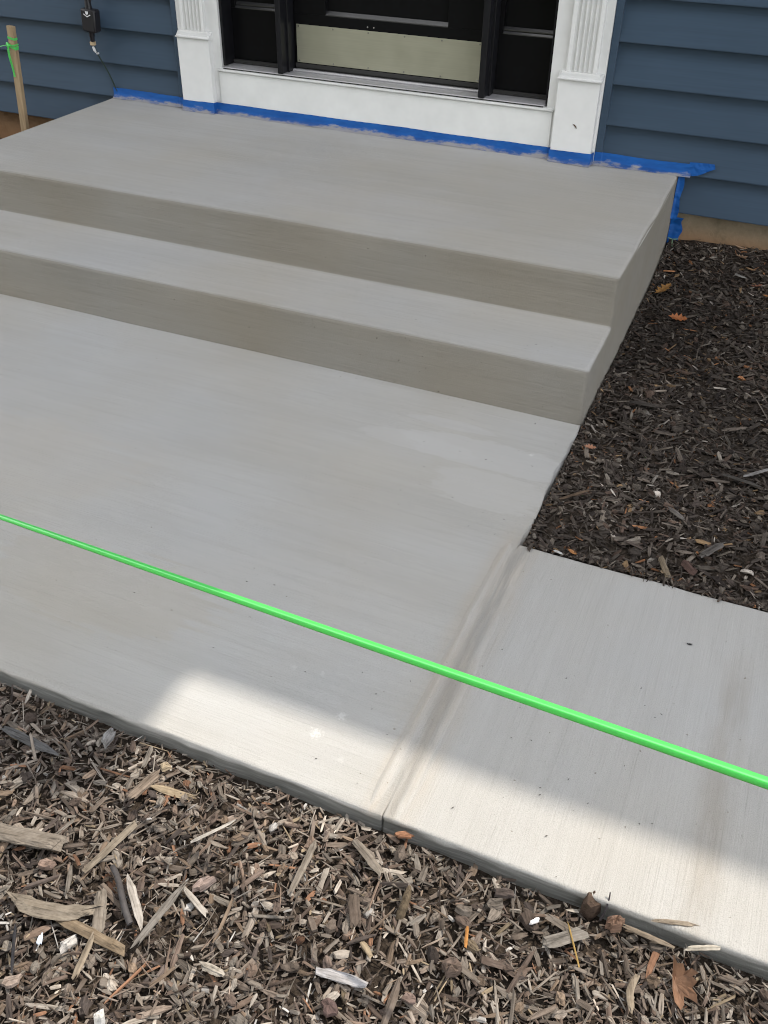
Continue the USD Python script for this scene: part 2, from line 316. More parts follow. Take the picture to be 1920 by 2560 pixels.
def hn(x, y, f, seed):
    return meshkit.fbm(np.stack([x * f, y * f, np.full_like(x, seed * 3.7)], -1), 3, seed) - 0.5
def front_z(x, y):
    d = np.clip(-3.08 - y, 0, None)
    return -0.036 + 0.03 * hn(x, y, 5.0, 1) + 0.02 * hn(x, y, 14.0, 2) + 0.004 * np.minimum(d / 0.25, 1)
def right_z(x, y):
    z = 0.095 * np.exp(y / 0.33) + 0.012 + 0.022 * np.clip((x - 1.37) / 0.5, 0, 1.5) + 0.022 * hn(x, y, 5.0, 3) + 0.014 * hn(x, y, 15.0, 4)
    w = np.clip((-y - 1.98) / 0.14, 0, 1); z = z * (1 - w) + (0.001 + 0.010 * hn(x, y, 15.0, 4)) * w      # settles to the slab's level along its back edge
    w = np.clip((1.44 - x) / 0.05, 0, 1) * np.clip((-y - 1.45) / 0.1, 0, 1); return z * (1 - w) + (-0.006 + 0.008 * hn(x, y, 15.0, 4)) * w
def left_z(x, y):
    return 0.07 + 0.03 * hn(x, y, 5.0, 5)

# ------------------------------------------------------------------ unseen trees opposite the house, sized to keep low sky off the risers
def leaf_mat():
    g = G(); at = g.add('geometry'); c = g.ramp(at + '.random_per_island', [(0.0, (0.030, 0.055, 0.016)), (0.6, (0.05, 0.085, 0.025)), (1.0, (0.075, 0.105, 0.035))])
    d = g.add('principled_bsdf', {'roughness': 0.6, 'specular_ior_level': 0.3}, base_color=c); t = g.add('translucent_bsdf', color=c)
    x = g.add('mix_closure', {'fac': 0.25}, closure1=d + '.BSDF', closure2=t + '.BSDF')
    return usdkit.material(stage, LK + 'tree_leaf', g.n, g.l, surface=x + '.closure')
m_leaf = leaf_mat(); m_trunk = simple('tree_bark', (0.10, 0.08, 0.06), 0.9, 0.2, 0.35, 12, bump=0.02)
def unseen_tree(loc, label):
    r = np.random.default_rng(77); th = thing('unseen_tree', label, 'tree', loc, group='unseen trees sized to block the low sky'); L = np.array(loc, float)
    obj('trunk', tube(spline([L + [0, 0, -.1], L + [.1, .05, 2.2], L + [-.05, .1, 5.0], L + [.1, 0, 13.0]], 16), np.linspace(.24, .06, 16), 10), m_trunk, th, smooth=60)
    n = 15000; cl = r.normal(0, 1, (46, 3)); cl /= np.linalg.norm(cl, axis=1, keepdims=True); cl *= r.uniform(.35, 1, (46, 1)) ** .5
    cl = cl * [3.4, 2.8, 6.6] + [0, 0, 8.0]; q = cl[r.integers(0, 46, n)] + r.normal(0, .75, (n, 3)); q = q[q[:, 2] > .7]; n = len(q)
    A, B = r.normal(0, 1, (n, 3)), r.normal(0, 1, (n, 3)); A /= np.linalg.norm(A, axis=1, keepdims=True); B = np.cross(A, B); B /= np.linalg.norm(B, axis=1, keepdims=True)
    s_ = r.uniform(.15, .27, (n, 1)); V = np.stack([q - A * s_, q - B * s_ * .55, q + A * s_, q + B * s_ * .55], 1).reshape(-1, 3) + L
    k = np.arange(n)[:, None] * 4; obj('crown', (V, np.vstack([k + [0, 1, 2], k + [0, 2, 3]])), m_leaf, th); return th
TREES = [(-13.4, -11.5), (-8.6, -10.6), (-4.3, -11.2), (-0.2, -10.4), (3.9, -11.0)]
t0_ = unseen_tree((TREES[0][0], TREES[0][1], -.16), 'leafy green tree in the unseen row that blocks low sky from the steps')
for (tx, ty) in TREES[1:]:
    x_ = UsdGeom.Xform.Define(stage, numbered('/World', 'unseen_tree')); x_.GetPrim().GetReferences().AddInternalReference(t0_.GetPath()); x_.GetPrim().SetInstanceable(True)
    x_.ClearXformOpOrder(); x_.AddTranslateOp().Set(Gf.Vec3d(tx, ty, -.16))

# ------------------------------------------------------------------ concrete slabs and stoop
def round_poly(pts, radii, n=6):
    """open polyline with rounded corners"""
    P_ = [np.array(p, float) for p in pts]; out = [P_[0]]
    for k in range(1, len(P_) - 1):
        a, b, c_ = P_[k - 1], P_[k], P_[k + 1]; r = radii[k]
        u, w = (a - b) / np.linalg.norm(a - b), (c_ - b) / np.linalg.norm(c_ - b)
        if r <= 0: out.append(b); continue
        for s in np.linspace(0, 1, n):
            out.append((1 - s) ** 2 * (b + u * r) + 2 * s * (1 - s) * b + s * s * (b + w * r))
    out.append(P_[-1]); return np.array(out)
def densify(p, step):
    out = [p[0]]
    for a, b in zip(p[:-1], p[1:]):
        k = max(1, int(np.linalg.norm(b - a) / step))
        for s in range(1, k + 1): out.append(a + (b - a) * s / k)
    return np.array(out)
def sweep_x(prof, x0, x1, nx, rl, rr, wob, endwob=None):
    """prof: open (y,z) line, front bottom to back; swept along x with rounded ends; wob(x, prof, normals) moves points in (y,z)"""
    t = np.gradient(prof, axis=0); t /= np.linalg.norm(t, axis=1, keepdims=True) + 1e-12
    nrm = np.stack([-t[:, 1], t[:, 0]], 1)                       # outward for front-bottom -> top -> back
    st = []
    for th in np.linspace(0, np.pi / 2, 6)[:-1]: st.append((x0 + rl * (1 - np.sin(th)) * 0 + rl * (1 - np.cos(np.pi / 2 - th)) , 0))
    xs, off = [], []
    A = np.linspace(0, np.pi / 2, 6)
    for a in A[:-1]: xs.append(x0 + rl * (1 - np.sin(a))); off.append(rl * (1 - np.cos(a)))
    xs = [x0 + rl * (1 - np.sin(np.pi / 2 - a)) if False else x0 + rl * (1 - np.cos(a)) for a in A[:-1]]; off = [rl * (1 - np.sin(a)) for a in A[:-1]]
    mid = np.linspace(x0 + rl, x1 - rr, nx)
    xs += list(mid); off += [0.0] * nx
    for a in A[:-1][::-1]: xs.append(x1 - rr * (1 - np.cos(a))); off.append(rr * (1 - np.sin(a)))
    xs, off = np.array(xs), np.array(off)
    V = []
    for x, o in zip(xs, off):
        q = prof - nrm * o + wob(x, prof, nrm)
        V.append(np.stack([np.full(len(q), x), q[:, 0], q[:, 1]], 1))
    V = np.array(V)
    if endwob is not None:
        V[:, :, 0] += endwob(V)
    n, m = V.shape[:2]
    i, j = np.meshgrid(np.arange(n - 1), np.arange(m - 1), indexing='ij')
    q = np.stack([i * m + j, i * m + j + 1, (i + 1) * m + j + 1, (i + 1) * m + j], -1).reshape(-1, 4)
    f = np.vstack([q[:, [0, 1, 2]], q[:, [0, 2, 3]]]); v = V.reshape(-1, 3)
    # end caps: triangulate the closed outline
    for k, flip in ((0, False), (n - 1, True)):
        P2 = V[k][:, 1:]
        import mapbox_earcut as ear
        tri = np.array(ear.triangulate_float64(np.ascontiguousarray(P2), np.array([len(P2)], dtype=np.uint32))).reshape(-1, 3).astype(int)
        f = np.vstack([f, tri[:, ::-1] + k * m if flip else tri + k * m])
    return trimesh.Trimesh(v, f, process=False)

LX, H1, H2, DL, TR = -1.4577, 0.3771, 0.1987, 1.167, 0.3235
BK = -0.004
prof = round_poly([(-DL - TR, -0.12), (-DL - TR, H2), (-DL, H2), (-DL, H1), (BK, H1), (BK, -0.12)], [0, 0.02, 0.010, 0.02, 0.004, 0], 7)
prof = densify(prof, 0.035)
def wob_stoop(x, p, n):
    nose = np.exp(-((p[:, 0] + DL) ** 2 + (p[:, 1] - H1) ** 2) / 0.0022) + np.exp(-((p[:, 0] + DL + TR) ** 2 + (p[:, 1] - H2) ** 2) / 0.0022)
    yy = p[:, 0]
    a = noise1(np.full(len(p), x), 3, 2.2) * 0.021 + noise1(np.full(len(p), x), 5, 9.0) * 0.009 + noise1(np.full(len(p), x), 6, 30.0) * 0.004
    a2 = noise1(np.full(len(p), x), 8, 1.7) * 0.019 + noise1(np.full(len(p), x), 9, 11.0) * 0.009 + noise1(np.full(len(p), x), 4, 34.0) * 0.004
    up = p[:, 1] > (H1 + H2) / 2
    am = np.where(up, a, a2)
    gen = meshkit.fbm(np.stack([np.full(len(p), x * 3), yy * 5, p[:, 1] * 5], -1), 3, 12) - 0.5
    off = nose * am + gen * 0.004 * (p[:, 0] < BK - 0.001)
    return n * off[:, None]
def end_stoop(V):
    w = np.clip((V[:, :, 0] - (PX - 0.05)) / 0.05, 0, 1)
    d = meshkit.fbm(np.stack([V[:, :, 1] * 4, V[:, :, 2] * 6, V[:, :, 0] * 0], -1), 4, 21) - 0.5
    return w * (d * 0.012 + 0.012 * np.clip((0.2 - V[:, :, 2]) / 0.3, 0, 1))
stoop = thing('concrete_stoop', 'grey broom-finished concrete landing with one lower step in front of the black door', 'steps', (0, -0.8, 0))
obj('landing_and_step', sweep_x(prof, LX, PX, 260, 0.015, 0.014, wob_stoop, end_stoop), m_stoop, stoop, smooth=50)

FY = -3.08
def slab(x0, x1, yback, nx, rl, rr, seed, rough):
    pr = round_poly([(FY - 0.004, -0.14), (FY, -0.014), (FY + 0.001, 0), (yback, 0), (yback, -0.14)], [0, 0.006, 0.008, 0.010, 0], 6)
    pr = densify(pr, 0.03)
    def wob(x, p, n):
        face = (p[:, 0] < FY + 0.02)
        back = (p[:, 0] > yback - 0.02)
        e = np.exp(-((p[:, 0] - FY) ** 2 + p[:, 1] ** 2) / 0.0006)
        low = np.clip(-p[:, 1] / 0.02, 0, 1) * face
        a = noise1(np.full(len(p), x), seed, 6.0) * 0.006 + noise1(np.full(len(p), x), seed + 1, 40.0) * 0.0035
        b = meshkit.fbm(np.stack([np.full(len(p), x * 14), p[:, 1] * 60, p[:, 0] * 0], -1), 3, seed + 2) - 0.5
        cbk = noise1(np.full(len(p), x), seed + 5, 8.0) * 0.006 * back
        gen = meshkit.fbm(np.stack([np.full(len(p), x * 3), p[:, 0] * 3, p[:, 1] * 0], -1), 3, seed + 7) - 0.5
        return n * (e * a + low * (b * 0.012 - 0.004) + cbk + gen * 0.003 * (p[:, 1] > -0.004))[:, None]
    return pr, wob
pr, wb = slab(-4.2, PX, -1.44, 300, 0.01, 0.004, 31, 1)
def end_pad(V):
    w = np.clip((V[:, :, 0] - (PX - 0.04)) / 0.04, 0, 1) * (V[:, :, 1] > -2.16)
    d = meshkit.fbm(np.stack([V[:, :, 1] * 9, V[:, :, 2] * 30, V[:, :, 0] * 0], -1), 4, 41) - 0.5
    return w * (d * 0.022 + 0.006)
obj('walkway', sweep_x(pr, -4.2, PX - 0.0005, 420, 0.01, 0.004, wb, end_pad), m_pad, smooth=50, label='pale grey concrete walkway slab below the steps with a patch of sunlight', cat='walkway', kind='structure')
pr2, wb2 = slab(PX, 3.6, -2.152, 120, 0.004, 0.01, 51, 1)
obj('sidewalk', sweep_x(pr2, PX + 0.0005, 4.2, 220, 0.004, 0.01, wb2), m_side, smooth=50, label='concrete sidewalk slab running to the right beyond the stained joint', cat='sidewalk', kind='structure')

def joint_z(x, y):
    u = x - PX + 0.012 * hn(y, y * 0 + 1.7, 3.0, 8)
    rid = 0.0050 * np.exp(-((u + 0.030) / 0.009) ** 2) + 0.0042 * np.exp(-((u - 0.024) / 0.012) ** 2) - 0.0030 * np.exp(-((u + 0.004) / 0.011) ** 2)
    return rid * (0.75 + 1.6 * hn(x * 0.2, y, 4.0, 6)) + 0.0022 - 0.006 * np.clip(np.abs(u) / 0.05, 0, 1.2) ** 3 + 0.003 * hn(x * 2.0, y * 0.5, 40.0, 9) - 0.008 * np.exp(-(y - FY) / 0.022) - 0.006 * np.exp(-(-2.156 - y) / 0.02)
v_ = sheet(PX - 0.056, PX + 0.056, FY + 0.006, -2.156, 40, 200, joint_z)
obj('slab_joint', v_, m_side, smooth=True, label='troweled joint between the walkway slab and the sidewalk slab', cat='joint', kind='structure')
# ------------------------------------------------------------------ house
house = thing('house', 'blue vinyl sided house front with white fluted door surround and black door', 'house', (0, 0, 0))
Z0, EX = 0.2258, 0.1561
WX0, WX1, WTOP = -6.0, 6.5, 5.6
def board(x0, x1, z):
    # clapboard outline: butt 13 mm proud at the bottom, lip turned under
    pr = [(0.0125, z + 0.001), (-0.0165, z), (-0.0185, z + 0.0012), (-0.019, z + 0.005), (0.0035, z + EX + 0.006), (0.0125, z + EX + 0.006)]
    return extr_x(pr, x0, x1)
for k in range(int((WTOP - Z0) / EX)):
    z = Z0 + k * EX
    if z < 2.75:
        obj('siding_board', board(WX0, -1.045, z), m_siding, house); obj('siding_board', board(1.042, WX1, z), m_siding, house)
    else:
        obj('siding_board', board(WX0, WX1, z), m_siding, house)
for s in (-1, 1):                                   # channel that receives the siding beside the door surround
    a, b = (1.0135, 1.044) if s > 0 else (-1.044, -1.0135)
    obj('siding_channel', cbox(a, b, -0.021, 0.0125, 0.379, 2.75, 0.0015), m_siding, house)
obj('foundation', cat_([cbox(WX0, WX1, 0.014, 0.3, -0.2, 0.232, 0.002)]), m_found, house)
obj('sheathing', cat_([cbox(WX0, -0.80, 0.013, 0.16, 0.236, WTOP, 0), cbox(0.80, WX1, 0.013, 0.16, 0.236, WTOP, 0), cbox(-0.80, 0.80, 0.013, 0.16, 2.72, WTOP, 0), cbox(-0.8, 0.8, 0.014, 0.3, 0.236, 0.56, 0)]), m_white, house)
obj('house_body', cat_([cbox(WX0, WX1, 0.31, 9.0, -0.2, WTOP, 0)]), m_siding, house)
# roof: main eave, and a deeper eave over the entry bay (its corner throws the step in the shadow edge)
def roof(x0, x1, ye, ze, name):
    s = math.tan(math.radians(24)); ridge_y = 4.5; zr = ze + 0.16 + s * (ridge_y - ye)
    pr = [(ye, ze), (ye, ze + 0.16), (ridge_y, zr), (9.6, ze + 0.16), (9.6, ze)]
    return obj(name, extr_x(pr, x0, x1), m_roof, house)
ZE = 5.6
roof(3.63, 7.0, -2.847 + 0.42 * ZE, ZE, 'roof')
roof(-6.5, 0.825 + 0.50 * ZE, -3.215 + 0.42 * ZE, ZE + 0.0, 'roof')

# door surround
def mirror(m, s):
    if s > 0: return m
    m = m.copy(); m.vertices[:, 0] *= -1; m.faces = m.faces[:, ::-1]; return m
for s in (-1, 1):
    obj('door_casing', mirror(cbox(0.787, 1.0125, -0.026, 0.02, 0.379, 2.72, 0.0015), s), m_white, house)
    pl = obj('pilaster', mirror(cbox(0.829, 1.003, -0.056, -0.0265, 0.3785, 0.700, 0.0018), s), m_white, house, label='white pilaster on the left side of the door' if s < 0 else 'white pilaster on the right side of the door')
    # moulded cap over the plinth block
    pr = [(-0.0268, 0.7005), (-0.061, 0.7005), (-0.0625, 0.7035), (-0.061, 0.7065), (-0.056, 0.708), (-0.0555, 0.712), (-0.0515, 0.7165), (-0.048, 0.723), (-0.0475, 0.731), (-0.0268, 0.731)]
    cap = extr_x(pr, 0.824, 1.008); v = cap.vertices
    taper = np.clip((-0.0625 - v[:, 1]) * -1, 0, 0.016); xc = 0.916
    v[:, 0] = np.where(v[:, 1] < -0.03, xc + (v[:, 0] - xc) * (1 - taper / 0.092), v[:, 0]); cap.vertices = v
    obj('base_moulding', mirror(cap, s), m_white, pl)
    # fluted shaft
    x0, x1, yf, yb = 0.853, 0.980, -0.0455, -0.0268
    pts = [(x0, yb), (x0, yf + 0.002), (x0 + 0.002, yf)]
    fw = 0.0165; start = x0 + 0.0165; gap = (x1 - 0.0165 - start - 5 * fw) / 4
    for q in range(5):
        a = start + q * (fw + gap)
        pts += [(a + fw / 2 - fw / 2 * math.cos(t), yf + 0.0062 * math.sin(t)) for t in np.linspace(0, math.pi, 9)]
    pts += [(x1 - 0.002, yf), (x1, yf + 0.002), (x1, yb)]
    obj('fluted_shaft', mirror(extr_z(pts, 0.7315, 2.55), s), m_white, pl, smooth=35)
    obj('door_jamb', mirror(cbox(0.7745, 0.7865, -0.012, 0.16, 0.589, 2.72, 0.0015), s), m_blackjamb, house)
def wall_pt(u, v, y):
    d = RM.T @ np.array([(u - 960) / FPX, (v - 1280) / FPX, 1.0]); return CAM + d * (y - CAM[1]) / d[1]
obj('dirt_mark', tube(spline([wall_pt(1432, 311, -0.0564), wall_pt(1437, 314, -0.0566), wall_pt(1441, 322, -0.0564)], 8), [.0006, .0018, .0026, .0026, .0022, .0018, .0012, .0006], 6), simple('brown_smear', (0.14, 0.09, 0.06), 0.8, 0.2), pl, label='small curved brown smear on the right pilaster')
obj('door_header', cbox(-1.0125, 1.0125, -0.05, 0.02, 2.7215, 3.0, 0.002), m_white, house)
sill = obj('sill_board', cbox(-0.803, 0.8155, -0.033, 0.0125, 0.3785, 0.566, 0.002), m_sillw, house)
obj('sill_nosing', cbox(-0.806, 0.8185, -0.0385, 0.012, 0.5665, 0.580, 0.004), m_sillw, sill)
obj('sill_groove_trim', cbox(0.817, 0.8275, -0.0295, -0.01, 0.3785, 0.5655, 0.001), m_white, sill)
obj('threshold', cat_([cbox(-0.774, 0.774, -0.034, 0.13, 0.5815, 0.5875, 0.0012), cbox(-0.4565, 0.4835, 0.045, 0.066, 0.5878, 0.597, 0.003)]), m_alu, house)
obj('sill_gap_line', cbox(-0.774, 0.774, -0.0365, -0.0342, 0.5802, 0.5845, 0.0005), m_rubber, house)  # dark strip painted in for the dark gap under the threshold lip
for a, b in ((-0.483, -0.457), (0.484, 0.512)):
    mu = obj('mullion', cat_([cbox(a, b, -0.038, 0.11, 0.588, 2.70, 0.0025)]), m_blackjamb, house)
    obj('stop_bead', cat_([cbox(a - 0.010, b + 0.010, 0.012, 0.112, 0.5885, 2.70, 0.002)]), m_blackjamb, mu)
# door leaf: bottom rail, stiles, recessed panel with sloping moulding
def leaf(name, x0, x1, yf, z0, zr, px0, px1, steps, parent, label=None):
    ms = [cbox(x0, x1, yf, yf + 0.042, z0, zr, 0.001), cbox(x0, px0, yf, yf + 0.042, zr + 0.0002, 2.68, 0.001), cbox(px1, x1, yf, yf + 0.042, zr + 0.0002, 2.68, 0.001)]
    d = obj(name, cat_(ms), m_blackdoor, parent, label=label)
    obj('recessed_panel', cbox(px0 - 0.001, px1 + 0.001, yf + 0.026, yf + 0.040, zr + 0.0003, 2.68, 0), m_blackdoor, d)
    for (za, zb, ya, yb2) in steps:
        e = extr_x([(yf + 0.0405, zr + za - 0.004), (yf + ya, zr + za - 0.004), (yf + ya, zr + za), (yf + yb2, zr + zb), (yf + 0.0405, zr + zb)], px0 + 0.0005, px1 - 0.0005)
        obj('panel_moulding', e, m_mould, d, smooth=30)
    return d
door = leaf('front_door', -0.4425, 0.4695, 0.066, 0.607, 0.826, -0.285, 0.297, [(0.0035, 0.0175, 0.002, 0.016)], house)
kp = obj('kick_plate', cbox(-0.432, 0.459, 0.0635, 0.0657, 0.6245, 0.783, 0.0006), m_kick, door, label='brushed metal kick plate')
for u in np.linspace(-0.42, 0.447, 6):
    for zz in (0.6325, 0.775):
        sc = trimesh.creation.cylinder(0.0038, 0.002, sections=10); sc.apply_transform(trimesh.transformations.rotation_matrix(math.pi / 2, [1, 0, 0])); sc.apply_translation([u, 0.0625, zz])
        obj('screw', sc, m_screw, door)
for u in (-0.078, -0.048):
    sc = trimesh.creation.icosphere(1, 0.0035); sc.apply_translation([u, 0.0655, 0.797]); obj('rail_pin', sc, m_screw, door)
obj('door_sweep', cat_([cbox(-0.441, 0.468, 0.062, 0.0655, 0.604, 0.6215, 0.001), cbox(-0.441, 0.468, 0.0675, 0.074, 0.5975, 0.6068, 0.0008)]), m_rubber, door)
for (x0, x1, a, b) in ((-0.7742, -0.4835, -0.752, -0.542), (0.5125, 0.7742, 0.540, 0.764)):
    sl = leaf('sidelight', x0, x1, 0.072, 0.589, 0.822, a, b, [(0.003, 0.010, 0.001, 0.008), (0.0165, 0.026, 0.010, 0.020)], house, label='black sidelight panel left of the door' if x0 < 0 else 'black sidelight panel right of the door')
    obj('bottom_stop', cbox(x0 + 0.001, x1 - 0.001, 0.058, 0.0715, 0.5885, 0.606, 0.002), m_rubber, sl)

# ------------------------------------------------------------------ masking tape
def tape_strip(path, normal_y, z_lo, z_hi, seed, lip=0.0, n=160, rag=0.004, crumple=0.002):
    """path: (x, y) polyline on the wall; the strip stands on z_lo..z_hi, its foot may turn out on to the concrete"""
    P_ = np.array(path, float); d = np.r_[0, np.cumsum(np.linalg.norm(np.diff(P_, axis=0), axis=1))]
    s = np.linspace(0, d[-1], n); x = np.interp(s, d, P_[:, 0]); y = np.interp(s, d, P_[:, 1])
    rows = []
    hs = np.linspace(0, 1, 9)
    for k, h in enumerate(hs):
        zt = z_hi + noise1(s, seed, 5) * rag * 1.5 + noise1(s, seed + 1, 40) * rag * 0.4
        zb = z_lo + noise1(s, seed + 2, 12) * rag
        z = zb + (zt - zb) * h
        bulge = (noise1(s, seed + 3 + k * 0.25, 18) * crumple * 2 + noise1(s + h, seed + 9, 45) * crumple)
        foot = lip * np.clip(1 - h / 0.35, 0, 1) ** 1.5 * (0.6 + 1.6 * (noise1(s, seed + 20, 7) + 0.3))
        rows.append(np.stack([x, y - 0.0012 - np.abs(bulge) - np.clip(foot, 0, None), z], 1))
    V = np.array(rows); m = n; r = len(hs)
    i, j = np.meshgrid(np.arange(r - 1), np.arange(m - 1), indexing='ij')
    q = np.stack([i * m + j, i * m + j + 1, (i + 1) * m + j + 1, (i + 1) * m + j], -1).reshape(-1, 4)
    return trimesh.Trimesh(V.reshape(-1, 3), np.vstack([q[:, [0, 1, 2]], q[:, [0, 2, 3]]]), process=False)
zt0 = H1 + 0.001
obj('masking_tape', tape_strip([(-1.44, -0.0195), (-1.047, -0.0195), (-1.046, -0.0225), (-1.012, -0.0225)], -1, zt0, 0.425, 61, 0.012, 120, 0.006), m_tape, smooth=60,
    label='short strip of blue tape along the siding left of the white pilaster', cat='tape')
obj('masking_tape', tape_strip([(-1.010, -0.027), (-1.006, -0.0575), (-0.827, -0.0575), (-0.8265, -0.034), (0.8160, -0.034), (0.8255, -0.031), (0.826, -0.0575), (1.006, -0.0575), (1.0095, -0.03), (1.0125, -0.02)], -1, zt0, 0.426, 71, 0.016, 420, 0.004), m_tape, smooth=60,
    label='long blue masking tape strip smeared with cement under the white door sill', cat='tape')
obj('masking_tape', tape_strip([(1.0140, -0.0225), (1.045, -0.0225), (1.0455, -0.0195), (1.418, -0.0195)], -1, zt0, 0.428, 81, 0.012, 140, 0.004, 0.003), m_tape, smooth=60,
    label='blue tape strip along the siding right of the white pilaster', cat='tape')
# loose torn end on the siding
ts = []
top = [(1.405, 0.436), (1.44, 0.4385), (1.475, 0.440), (1.503, 0.4395)]; bot = [(1.405, 0.386), (1.44, 0.3865), (1.458, 0.394), (1.509, 0.4215)]
g1 = np.array([[np.array(t) * (1 - h) + np.array(b) * h for h in np.linspace(0, 1, 8)] for t, b in zip(spline(top, 24), spline(bot, 24))])
yy = -0.0205 - np.abs(meshkit.fbm(np.stack([g1[..., 0] * 60, g1[..., 1] * 60, g1[..., 0] * 0], -1), 3, 5) - 0.5) * 0.008 - np.clip(0.42 - g1[..., 1], 0, 1) * 0.02
V = np.stack([g1[..., 0], yy, g1[..., 1]], -1).reshape(-1, 3)
i, j = np.meshgrid(np.arange(23), np.arange(7), indexing='ij'); q = np.stack([i * 8 + j, i * 8 + j + 1, (i + 1) * 8 + j + 1, (i + 1) * 8 + j], -1).reshape(-1, 4)
obj('masking_tape', trimesh.Trimesh(V, np.vstack([q[:, [0, 1, 2]], q[:, [0, 2, 3]]]), process=False), m_tape2, smooth=60, label='loose torn end of blue tape sticking out to the right past the landing corner', cat='tape')
def vstrip(x0a, x1a, z0, z1, seed, yb, crumple, nz=40):
    zz = np.linspace(z0, z1, nz); rows = []
    for h in np.linspace(0, 1, 9):
        x = x0a(zz) * (1 - h) + x1a(zz) * h
        y = yb(zz) - np.abs(meshkit.fbm(np.stack([x * 50, zz * 40, zz * 0], -1), 3, seed) - 0.5) * crumple - 0.006 * np.clip(1 - h * 3, 0, 1)
        rows.append(np.stack([x, y, zz], 1))
    V = np.array(rows); i, j = np.meshgrid(np.arange(8), np.arange(nz - 1), indexing='ij'); q = np.stack([i * nz + j, (i + 1) * nz + j, (i + 1) * nz + j + 1, i * nz + j + 1], -1).reshape(-1, 4)
    return trimesh.Trimesh(V.reshape(-1, 3), np.vstack([q[:, [0, 1, 2]], q[:, [0, 2, 3]]]), process=False)
obj('masking_tape', vstrip(lambda z: 1.372 + 0 * z, lambda z: 1.398 + 0.003 * np.sin(z * 60), 0.2, 0.383, 91, lambda z: -0.0205 + 0 * z, 0.01), tape_mat('blue_tape_vertical', 0.36, 0.0), smooth=60, label='vertical blue tape strip down the siding at the right end of the landing', cat='tape')
obj('masking_tape', vstrip(lambda z: 1.374 + 0 * z, lambda z: 1.424 + 0.005 * np.sin(z * 90 + 1), 0.075, 0.205, 95, lambda z: 0.010 - 0.02 * np.clip((z - 0.17) / 0.03, 0, 1), 0.012), m_tape2, smooth=60, label='lowest crumpled scrap of dark blue tape on the foundation', cat='tape')

# ------------------------------------------------------------------ cord and adapter on the wall
box_c = np.array([-1.487, -0.052, 0.733])
ad = thing('power_adapter', 'black plug-in adapter box hanging on its cord against the blue siding at far left', 'adapter', tuple(box_c))
bm = cbox(-0.041, 0.041, -0.026, 0.026, -0.052, 0.047, 0.007)
bm.vertices[:, 0] *= 1 - 0.12 * (0.05 - bm.vertices[:, 2]) / 0.1 * 0.5
rot = trimesh.transformations.rotation_matrix(math.radians(4), [0, 1, 0]); bm.apply_transform(rot); bm.apply_translation(box_c)
obj('adapter_box', bm, m_plast, ad, smooth=40)
em = trimesh.creation.extrude_polygon(Polygon([(-0.009, 0.012), (0.009, 0.012), (0.007, 0.002), (0, -0.004), (-0.007, 0.002)]), 0.0008, engine='earcut')
ch = trimesh.creation.extrude_polygon(Polygon([(-0.021, 0.0), (-0.018, 0.003), (0, -0.0065), (0.018, 0.003), (0.021, 0.0), (0, -0.011)]), 0.0008, engine='earcut')
for mm, dz in ((em, 0.027), (ch, 0.0245)):
    v = mm.vertices.copy(); mm.vertices = np.stack([v[:, 0], -v[:, 2] - 0.0262, v[:, 1] + dz], 1); mm.apply_transform(rot); mm.apply_translation(box_c)
    obj('white_emblem', mm, m_lwhite, ad)
obj('upper_cord', tube(spline([(-1.500, -0.05, 1.25), (-1.492, -0.055, 1.0), (-1.494, -0.05, 0.85), (-1.489, -0.052, 0.775)], 30), [0.0085] * 24 + [0.010, 0.012, 0.013, 0.014, 0.016, 0.017], 10), m_plast, ad, smooth=60)
obj('upper_cord', tube(spline([(-1.470, -0.035, 1.25), (-1.477, -0.04, 0.92), (-1.470, -0.04, 0.84), (-1.487, -0.05, 0.80)], 24), 0.005, 8), m_plast, ad, smooth=60)
obj('connector', tube(spline([(-1.491, -0.052, 0.690), (-1.497, -0.05, 0.66), (-1.500, -0.047, 0.636)], 10), [0.016, 0.016, 0.0155, 0.0135, 0.0135, 0.0135, 0.011, 0.011, 0.0105, 0.010], 10), m_plast, ad, smooth=40)
b1 = cbox(-1.514, -1.490, -0.056, -0.036, 0.618, 0.635, 0.002); obj('beige_clip', b1, m_beige, ad)
b2 = tube([(-1.503, -0.047, 0.613), (-1.4975, -0.046, 0.595), (-1.493, -0.044, 0.585)], [0.006, 0.007, 0.004], 8); obj('white_connector', b2, m_lwhite, ad)
b3 = tube([(-1.492, -0.044, 0.581), (-1.484, -0.044, 0.581), (-1.479, -0.044, 0.586)], [0.003, 0.003, 0.005], 6); obj('white_connector', b3, m_lwhite, ad)
obj('thin_wire', tube(spline([(-1.498, -0.044, 0.615), (-1.488, -0.038, 0.575), (-1.465, -0.026, 0.52), (-1.440, -0.02, 0.46), (-1.418, -0.019, 0.41)], 24), 0.0036, 6), m_cord, ad, smooth=60)

# ------------------------------------------------------------------ stakes and green flagging tape
def stake(top, bot, w, t, label, tilt=0.0):
    top, bot = np.array(top, float), np.array(bot, float); ax = (top - bot) / np.linalg.norm(top - bot)
    sx = np.array([math.cos(tilt), math.sin(tilt), 0]); sx -= ax * (sx @ ax); sx /= np.linalg.norm(sx); sy = np.cross(ax, sx)
    L = np.linalg.norm(top - bot); b = cbox(-w / 2, w / 2, -t / 2, t / 2, 0.06, L, 0.0015)
    tip = trimesh.convex.convex_hull(np.array([[-w / 2, -t / 2, 0.0602], [w / 2, -t / 2, 0.0602], [w / 2, t / 2, 0.0602], [-w / 2, t / 2, 0.0602], [0, 0, 0]]))
    R = np.eye(4); R[:3, 0], R[:3, 1], R[:3, 2], R[:3, 3] = sx, sy, ax, bot
    th = thing('wooden_stake', label, 'stake', tuple(bot))
    for nm, m in (('stake_shaft', b), ('stake_point', tip)):
        m.apply_transform(R); obj(nm, m, m_stake, th)
    return top, bot, ax, sx, sy
YS = -0.35
